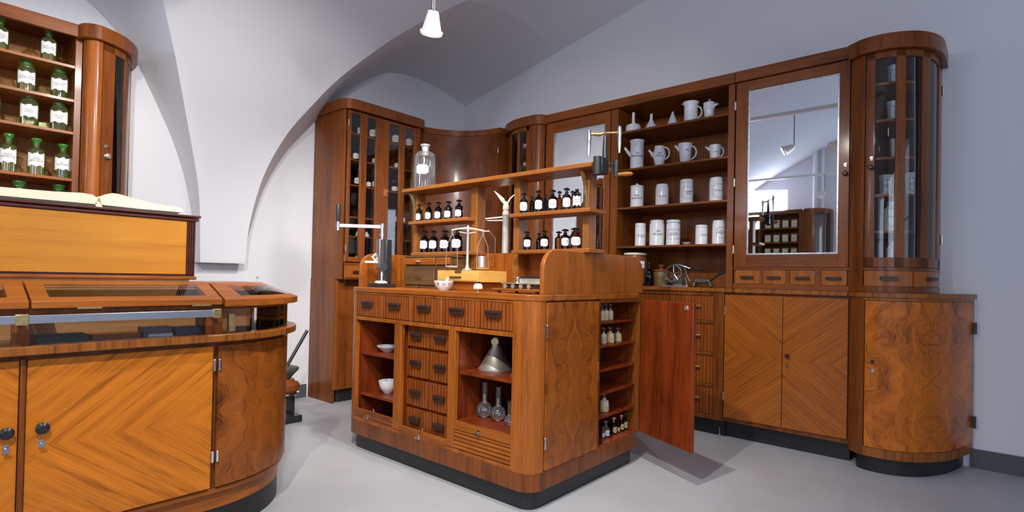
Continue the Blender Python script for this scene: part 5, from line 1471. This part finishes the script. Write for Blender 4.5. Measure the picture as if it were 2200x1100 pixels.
mb = MB().tube(pts, [.006, .005, .008, .005, .006], 8)
mb.tube([c0 - ex_ * .05 + Vector((0, 0, -.006)), c0 + Vector((0, 0, -.016)), c0 + ex_ * .05 + Vector((0, 0, -.006))], .003, 6)
mb.cyl(c0 + ex_ * .092, c0 + ex_ * .125, .0035, seg=8).build('beam', PEWTER, t)
for s_, zp in ((-1, .020), (1, .012)):
    P0 = c0 + ex_ * (.090 * s_); pc = P0 + ex_ * (.004 * s_)
    mb = MB()
    for k in (-1, 1):
        mb.tube([P0 + Vector((0, 0, -.02)), P0 + Vector((0, 0, -.035)) + ex_ * (.008 * k), P0 + Vector((0, 0, -.09)) + ex_ * (.030 * k), Vector((P0.x, P0.y, ZB + zp)) + ex_ * (.034 * k)], .0015, 6)
    mb.cyl(P0 + Vector((0, 0, .0)), P0 + Vector((0, 0, -.025)), .0025, seg=6)
    o_ = mb.build('hanger', PEWTER, t)
    MB().lathe([(.0001, 0), (.030, .001), (.037, .006), (.038, .009), (.035, .008), (.0001, .003)], (P0.x, P0.y, ZB + zp - .004), 22).build('pan', PEWTER if s_ > 0 else WHITEP, o_)
P1 = c0 + ex_ * .088
tag(MB().lathe([(.0001, 0), (.018, 0), (.0225, .004), (.0235, .066), (.021, .067), (.019, .006), (.0001, .005)], (P1.x, P1.y, ZB + .0195), 22).build('measuring_cup', PEWTER, None, origin=(P1.x, P1.y, ZB + .018)),
    'grey metal beaker standing in the right pan of the balance', 'beaker')

# mortar with letters
t = thing('mortar', 'small white porcelain mortar with black letters in front of the dark case', 'mortar', (2.06, 2.285, ZI))
MB().lathe([(.026, 0), (.030, .004), (.046, .022), (.055, .046), (.057, .054), (.053, .054), (.044, .025), (.0001, .012)], (2.06, 2.285, ZI), 32, rounds=2).build('bowl', PORC, t)
mb = MB()
for ch, du in (('R', -.030), ('U', .002), ('C', .034)):
    letters(mb, Wrap((2.06, 2.285, ZI + .036), .0525, PI + .80), ch, .022, .002, du=du)
mb.build('lettering', INK, t)
tag(MB().tube([(2.075, 2.275, ZI + .052), (2.063, 2.262, ZI + .060), (2.052, 2.247, ZI + .066)], [.012, .009, .008], 12).ball((2.075, 2.275, ZI + .03), .018, 12).tube([(2.075, 2.275, ZI + .03), (2.074, 2.274, ZI + .055)], .010, 10).build('pestle', PORC, None, origin=(2.075, 2.275, ZI + .03)),
    'white porcelain pestle resting in the lettered mortar', 'pestle')
t = thing('desk_stamp', 'tiny cream-coloured knobbed stand on the island front edge, below the balance', 'stand', (2.03, 1.985, ZI))
MB().lathe([(.012, 0), (.012, .003), (.004, .006), (.004, .016)], (2.03, 1.985, ZI), 16).build('foot', CHROME, t)
MB().lathe([(.017, .016), (.025, .018), (.024, .034), (.016, .044), (.0001, .046)], (2.03, 1.985, ZI), 20).build('cap', CREAM, t)
MB().lathe([(.010, .046), (.010, .054), (.0001, .056)], (2.03, 1.985, ZI), 14).build('button', IRON, t)

# set of weights on a board
t = thing('weight_board', 'orange wooden board with a row of round metal scoops, right on the island', 'tray', (2.12, 1.77, ZI))
MB().box(2.06, 2.24, 1.60, 1.915, ZI + .012, ZI + .024).build('board', SHELF, t, bevel=.003)
for (x, y) in ((2.08, 1.88), (2.22, 1.88), (2.08, 1.63), (2.22, 1.63)): MB().lathe([(.008, 0), (.010, .012)], (x, y, ZI), 12).build('foot', IRON, t)
MB().box(2.075, 2.20, 1.60, 1.865, ZI + .048, ZI + .052).build('plate', PEWTER, t, bevel=.001)
MB().box(2.10, 2.20, 1.602, 1.85, ZI + .024, ZI + .048).build('block', OLDB, t)
for k in range(4): MB().cyl((2.078, 1.84 - .052 * k, ZI + .036), (2.10, 1.84 - .052 * k, ZI + .036), .0115, .009, 14).build('scoop', PEWTER, t)
t = thing('metal_trough', 'nickel trough with dark upper edge standing on the weight board', 'trough', (2.13, 1.69, ZI + .052))
MB().box(2.10, 2.19, 1.602, 1.765, ZI + .053, ZI + .078).build('body', PEWTER, t, bevel=.004)
MB().box(2.098, 2.192, 1.60, 1.755, ZI + .078, ZI + .088).build('lid', IRON, t, bevel=.002)
MB().lathe([(.014, 0), (.009, .006), (.009, .026), (.013, .032), (.0001, .034)], (2.09, 1.772, ZI + .052), 14).build('end_knob', CHROME, t)

# grinder clamped on the end of the top shelf
gx, gy = 2.40, 1.494
t = thing('clamp_mill', 'black iron clamp mill with crank and hanging rods, on the island\'s top shelf end', 'mill', (gx, gy, 1.66))
MB().cyl((gx - .012, gy, 1.640), (gx - .012, gy, 1.736), .022, .022, 18).box(gx - .005, gx + .06, gy - .025, gy + .018, 1.650, 1.735).build('body', IRON, t, bevel=.003)
MB().cyl((gx + .045, gy - .01, 1.72), (gx + .045, gy - .01, 1.85), .017, .010, 14).cyl((gx + .045, gy - .01, 1.85), (gx + .045, gy - .01, 1.878), .007, seg=12).build('upright', IRON, t)
A_ = Vector((gx + .045, gy - .01, 1.868)); u_ = Vector((.655, -.755, 0))
MB().tube([A_ - u_ * .085 + Vector((0, 0, -.006)), A_ - u_ * .03 + Vector((0, 0, -.008)), A_, A_ + u_ * .075 + Vector((0, 0, .004))], [.007, .010, .006, .006], 10).build('cross_arm', BRASS, t)
for s_, d_ in ((-.085, -.012), (.075, .012)):
    p_ = A_ + u_ * s_
    MB().tube([(p_.x, p_.y, p_.z + .025 + d_), (p_.x, p_.y, p_.z + .005 + d_), (p_.x, p_.y, p_.z - .06 + d_), (p_.x, p_.y, p_.z - .115 + d_)], [.009, .012, .010, .006], 12).build('hanging_rod', CHROME, t)
c1_ = Vector((gx + .05, gy - .02, 1.705)); c2_ = c1_ + u_ * .045
MB().cyl(c1_, c2_, .006, seg=10).tube([c2_ + Vector((0, 0, .02)), c2_ + Vector((0, 0, -.02)), c2_ + Vector((0, 0, -.065))], [.016, .015, .013], 10, .6).build('crank', IRON, t)
MB().tube([c2_ + Vector((0, 0, -.055)), c2_ + u_ * .02 + Vector((0, 0, -.053)), c2_ + u_ * .06 + Vector((0, 0, -.050)), c2_ + u_ * .085 + Vector((0, 0, -.048)), c2_ + u_ * .092 + Vector((0, 0, -.048))], [.007, .010, .013, .010, .003], 12).build('wooden_grip', SHELF, t)

# standing scale behind the back panel
SILVERP = plain('silver_paint', (0.62, 0.63, 0.60), 0.35, metal=0.3)
t = thing('pillar_scale', 'tall grey pillar scale with a winged finial, standing behind the island\'s back panel', 'balance', (2.80, 2.485, ZI))
sx, sy = 2.80, 2.485
MB().lathe([(.060, 0), (.06, .012), (.03, .02), (.024, .04), (.023, .30), (.021, .50), (.024, .505), (.026, .515)], (sx, sy, ZI), 20).build('pillar', SILVERP, t)
MB().lathe([(.022, .515), (.024, .53), (.016, .54), (.023, .555), (.020, .58), (.010, .60), (.001, .61)], (sx, sy, ZI), 18).build('finial', CREAM, t)
u2 = Vector((.655, -.755, 0))
B_ = Vector((sx, sy, ZI + .575))
mb = MB()
w1 = [B_, B_ - u2 * .035 + Vector((0, 0, .035)), B_ - u2 * .085 + Vector((0, 0, .105)), B_ - u2 * .055 + Vector((0, 0, .085)), B_ - u2 * .012 + Vector((0, 0, .05))]
dd3 = Vector((.755, .655, 0)) * .006
n_ = len(w1); mb.add([p - dd3 for p in w1] + [p + dd3 for p in w1], [tuple(range(n_)), tuple(range(2 * n_ - 1, n_ - 1, -1))] + [(i, (i + 1) % n_, n_ + (i + 1) % n_, n_ + i) for i in range(n_)])
mb.tube([B_ + Vector((0, 0, .0)), B_ + u2 * .03 + Vector((0, 0, .055)), B_ + u2 * .085 + Vector((0, 0, .105))], [.006, .004, .002], 8)
mb.build('wing', WHITEP, t)
C_ = Vector((sx, sy, ZI + .50))
mb = MB().tube([C_, C_ - u2 * .10 + Vector((0, 0, -.012)), C_ - u2 * .15 + Vector((0, 0, -.018))], .006, 8).tube([C_ + Vector((0, 0, -.025)), C_ - u2 * .13 + Vector((0, 0, -.03))], .005, 8)
mb.cyl(C_ - u2 * .15 + Vector((0, 0, -.04)), C_ - u2 * .15 + Vector((0, 0, -.005)), .009, seg=10).tube([C_ - u2 * .15 + Vector((0, 0, -.04)), C_ - u2 * .155 + Vector((0, 0, -.07)), C_ - u2 * .195 + Vector((0, 0, -.11))], .0035, 6)
mb.build('beam', SILVERP, t)
MB().tube([C_ - u2 * .12 + Vector((0, 0, -.09)), C_ - u2 * .07 + Vector((0, 0, -.15)), C_ - u2 * .066 + Vector((0, 0, -.44))], .0022, 6).build('hanger', PEWTER, t)
for y_, zz_, tx in ((2.33, 1.022, 'a'),):
    pass

# bowls, funnels and flasks in the front bays
t = thing('porcelain_bowl', 'shallow white bowl on the upper shelf of the island\'s left open bay', 'bowl', (2.12, 2.87, .61))
MB().lathe([(.030, 0), (.034, .003), (.060, .024), (.070, .034), (.072, .040), (.067, .038), (.055, .022), (.0001, .006)], (2.12, 2.87, .61), 32, rounds=2).build('body', PORC, t)
t = thing('porcelain_bowl', 'deep white bowl on the lower shelf of the island\'s left open bay', 'bowl', (2.11, 2.845, .35))
MB().lathe([(.024, 0), (.028, .003), (.052, .035), (.060, .070), (.062, .080), (.058, .080), (.048, .035), (.0001, .008)], (2.11, 2.845, .35), 32, rounds=2).build('body', PORC, t)
t = thing('metal_funnel', 'large dull metal funnel with round tag, on the shelf of the right open bay', 'funnel', (2.18, 1.965 + .02, .60))
MB().lathe([(.094, 0), (.096, .004), (.096, .008), (.090, .012), (.028, .120), (.024, .135), (.018, .140), (.016, .175), (.0001, .176)], (2.18, 1.985, .60), 32).build('body', PEWTER, t)
MB().cyl((2.155, 1.97, .755), (2.147, 1.965, .755), .020, seg=18).build('round_tag', BRASS, t)
t = thing('copper_funnel', 'reddish copper cone partly hidden at the right of the open bay shelf', 'funnel', (2.10, 1.742, .60))
MB().lathe([(.050, 0), (.052, .004), (.020, .070), (.010, .085), (.0001, .086)], (2.10, 1.744, .60), 28).build('body', plain('copper', (.62, .33, .22), .35, metal=.9), t)
for i, (x, y, r, h, lab) in enumerate([(2.13, 2.015, .044, .190, 'leftmost and largest'), (2.13, 1.915, .042, .180, 'middle'), (2.10, 1.810, .028, .125, 'rightmost and smallest')]):
    t = thing('glass_flask', 'round clear glass flask in the island\'s right bay, ' + lab + ' of three', 'flask', (x, y, .345), 'round flasks in the right bay')
    prof = [(.0001, 0), (r * .45, 0.001)] + [(r * math.sin(a), r * .93 - r * math.cos(a)) for a in [math.radians(28 + (158 - 28) * k / 12) for k in range(13)]]
    nr = r * .32
    prof += [(nr, prof[-1][1] + .004), (nr, h * .95), (nr * 1.5, h * .98), (nr * 1.5, h), (nr * .9, h)]
    MB().lathe(prof, (x, y, .345), 30).build('body', CLEAR, t)

# ============================================================ ON AND IN THE DISPLAY COUNTER
t = thing('veneered_box', 'long golden wooden box with dark mouldings standing on the display counter', 'box', (0.4, 2.83, 1.052))
MB().box(-0.55, 0.918, 2.70, 2.93, 1.074, 1.33).build('body', DARKW, t, bevel=.002)
MB().box(-0.50, 0.880, 2.694, 2.702, 1.086, 1.324).build('front_panel', GOLD, t, bevel=.001)
mb = MB()
for k in range(4): mb.box(.883 + .009 * k, .888 + .009 * k, 2.692, 2.702, 1.086, 1.325)
mb.build('reeding', DARKW, t)
MB().box(-0.56, 0.927, 2.688, 2.94, 1.326, 1.340).box(-0.57, 0.934, 2.680, 2.945, 1.342, 1.352).build('top_moulding', DARKW, t, bevel=.003)
MB().box(-0.56, 0.924, 2.688, 2.935, 1.062, 1.077).build('bottom_moulding', WALLX, t, bevel=.004)
MB().box(-0.52, 0.90, 2.71, 2.92, 1.052, 1.062).build('foot', YLABEL, t)
t = thing('open_book', 'large old book lying open on the golden box', 'book', (0.55, 2.78, 1.352))
lp = [(.10, 1.360), (.10, 1.386), (.25, 1.392), (.42, 1.396), (.50, 1.402), (.535, 1.399), (.552, 1.388), (.548, 1.362)]
rp = [(.565, 1.362), (.560, 1.388), (.575, 1.405), (.600, 1.414), (.625, 1.413), (.68, 1.400), (.76, 1.388), (.83, 1.384), (.858, 1.380), (.864, 1.370), (.858, 1.362), (.70, 1.360)]
MB().prism_axis(lp, 2.69, 2.93, 'y').build('left_pages', PAPER, t)
MB().prism_axis(rp, 2.69, 2.93, 'y').build('right_pages', PAPER, t)
MB().box(.09, .545, 2.685, 2.935, 1.3525, 1.359).box(.57, .84, 2.685, 2.935, 1.3525, 1.359).build('cover', plain('dark_book_cloth', (.06, .055, .05), .8), t)
MB().prism_axis([(.545, 1.353), (.545, 1.366), (.553, 1.376), (.562, 1.366), (.57, 1.353)], 2.69, 2.93, 'y').build('spine', PAPER, t)
for (nm, lab, x0, x1, z1, m_, y0, y1) in (('specimen_tray', 'flat dark green tray behind the counter\'s front glass, below the metal rail', .34, .485, .866, plain('dark_green_card', (.03, .06, .05), .5), 2.43, 2.53),
                                          ('wooden_slide', 'thin flat wooden slide box behind the front glass, right of the dark tray', .495, .645, .860, WALLX, 2.43, 2.53)):
    tag(MB().box(x0, x1, y0, y1, .8425, z1).build(nm, m_, None, origin=((x0 + x1) / 2, 2.48, .8425), bevel=.002), lab, 'box')
t = thing('weight_box', 'small grey box with white front edge behind the counter\'s front glass', 'box', (.705, 2.48, .8425))
MB().box(.656, .755, 2.44, 2.52, .8425, .878).build('body', plain('slate_card', (.14, .14, .16), .4), t, bevel=.002)
MB().box(.672, .755, 2.434, 2.44, .8425, .852).build('edge_strip', WHITEP, t)
t = thing('card_box', 'small dark grey box beside the counter\'s right glass post', 'box', (.81, 2.48, .8425))
MB().box(.768, .856, 2.44, 2.52, .8425, .872).build('body', plain('dark_slate_card', (.09, .10, .13), .4), t, bevel=.002)
t = thing('pill_box', 'tiny dark green box at the start of the counter\'s rounded glass end', 'box', (1.045, 2.475, .8425))
MB().box(1.02, 1.075, 2.455, 2.495, .8425, .862).build('body', plain('green_tin', (.035, .05, .02), .4), t, bevel=.002)
t = thing('glass_dish', 'low round glass dish inside the counter\'s rounded end', 'dish', (1.19, 2.60, .8425))
MB().lathe([(.05, 0), (.055, .004), (.06, .020), (.057, .020), (.050, .005), (.0001, .004)], (1.19, 2.60, .8425), 26).build('body', CLEAR, t)
t = thing('soap_block', 'small cream block inside the counter\'s rounded end', 'block', (1.27, 2.62, .8425))
MB().box(1.25, 1.29, 2.60, 2.64, .8425, .858).build('body', CREAM, t, bevel=.004)

# press on the floor beyond the counter
t = thing('tincture_press', 'dark iron screw press with long raised lever, on the floor beyond the display counter', 'press', (1.98, 3.9, 0))
MB().box(1.86, 2.05, 3.80, 4.0, 0, .05).box(1.90, 1.93, 3.86, 3.94, .05, .20).box(1.99, 2.02, 3.86, 3.94, .05, .20).build('stand', IRON, t, bevel=.004)
MB().lathe([(.075, .19), (.098, .205), (.098, .214), (.06, .216)], (1.965, 3.9, 0), 24).build('drip_tray', CHROME, t)
MB().lathe([(.075, .216), (.095, .235), (.098, .275), (.085, .29), (.06, .30), (.06, .315)], (1.965, 3.9, 0), 24).build('basket', WALX, t)
MB().lathe([(.03, .315), (.055, .345), (.088, .38), (.09, .40), (.055, .41), (.0001, .412)], (1.965, 3.9, 0), 24).build('screw_plate', GREYIRON, t)
MB().tube([(1.93, 3.9, .34), (2.126, 3.9, .664)], .0125, 12).build('lever', IRON, t)


# ============================================================ CEILING SPOTLIGHTS, RAILS
def spotlight(p, tgt, lab, top):
    P = Vector(p); a = (Vector(tgt) - P).normalized()
    P = P - a * 0.03
    t = thing('ceiling_spotlight', lab, 'lamp', (P.x, P.y, P.z), 'white ceiling spotlights')
    T = P - a * .125
    MB().tube([T, T + a * .004, P - a * .02, P - a * .015, P], [.020, .030, .056, .066, .064], 24).build('shade', WHITEP, t)
    MB().tube([P + a * .0005, P + a * .003], [.052, .050], 20).build('lens', BULB, t)
    rod = MB()
    for dx in (-.006, .006): rod.cyl((T.x + dx, T.y, T.z + .005), (T.x + dx, T.y, top), .0035, seg=8)
    rod.build('rod', IRON, t)
    return t


labs = ['white cone spotlight above the island\'s near corner, out of the picture', 'white cone spotlight on the rail in front of the island', 'white cone spotlight hanging from a rod at the top of the picture',
        'white cone spotlight above the display counter\'s front', 'white cone spotlight on the rail before the left wall, seen in the mirror', 'white cone spotlight behind the viewer', 'white cone spotlight on the rail before the green bottle shelves', 'white cone spotlight turned to the far end of the room, seen in the mirror']
for i, (p, tg, e, a) in enumerate(LAMPS): spotlight(p, tg, labs[i], 3.05 if i not in (0, 2) else 3.6 if i == 0 else 3.3)


def rail(x, y0, y1, z, lab):
    t = thing('lighting_rail', lab, 'rail', (x, (y0 + y1) / 2, z), 'ceiling lighting rails')
    MB().box(x - .02, x + .02, y0, y1, z, z + .04).build('track', WHITEP, t)
    w_ = MB()
    for y in (y0 + .2, y1 - .2): w_.cyl((x, y, z + .04), (x, y, z + .9), .003, seg=6)
    w_.build('wire', STEEL, t)
    return t


rail(1.0, -1.2, 2.7, 3.05, 'white lighting rail above the floor in front of the island, seen in the mirror')
rail(1.98, 0.3, 2.55, 3.30, 'white lighting rail above the island, out of the picture')
rail(-3.0, 0.2, 3.9, 3.03, 'white lighting rail near the far window, seen in the mirror')
spotlight((-3.0, 2.18, 2.66), (-3.6, 3.4, 2.0), 'white cone spotlight on the far rail, seen in the mirror', 3.03)
tag(MB().cyl((XB + .06, 2.50, 2.58), (XB + .06, 2.50, 4.2), .04, seg=14).cyl((XB + .06, 2.36, 2.58), (XB + .06, 2.36, 4.2), .025, seg=12).build('wall_pipe', WHITEP, None, origin=(XB + .06, 2.5, 2.58)), 'pair of pale pipes on the far wall above the glazed tower, seen in the mirror', 'pipe')

for o in bpy.data.objects:
    if '_w' in o: del o['_w']
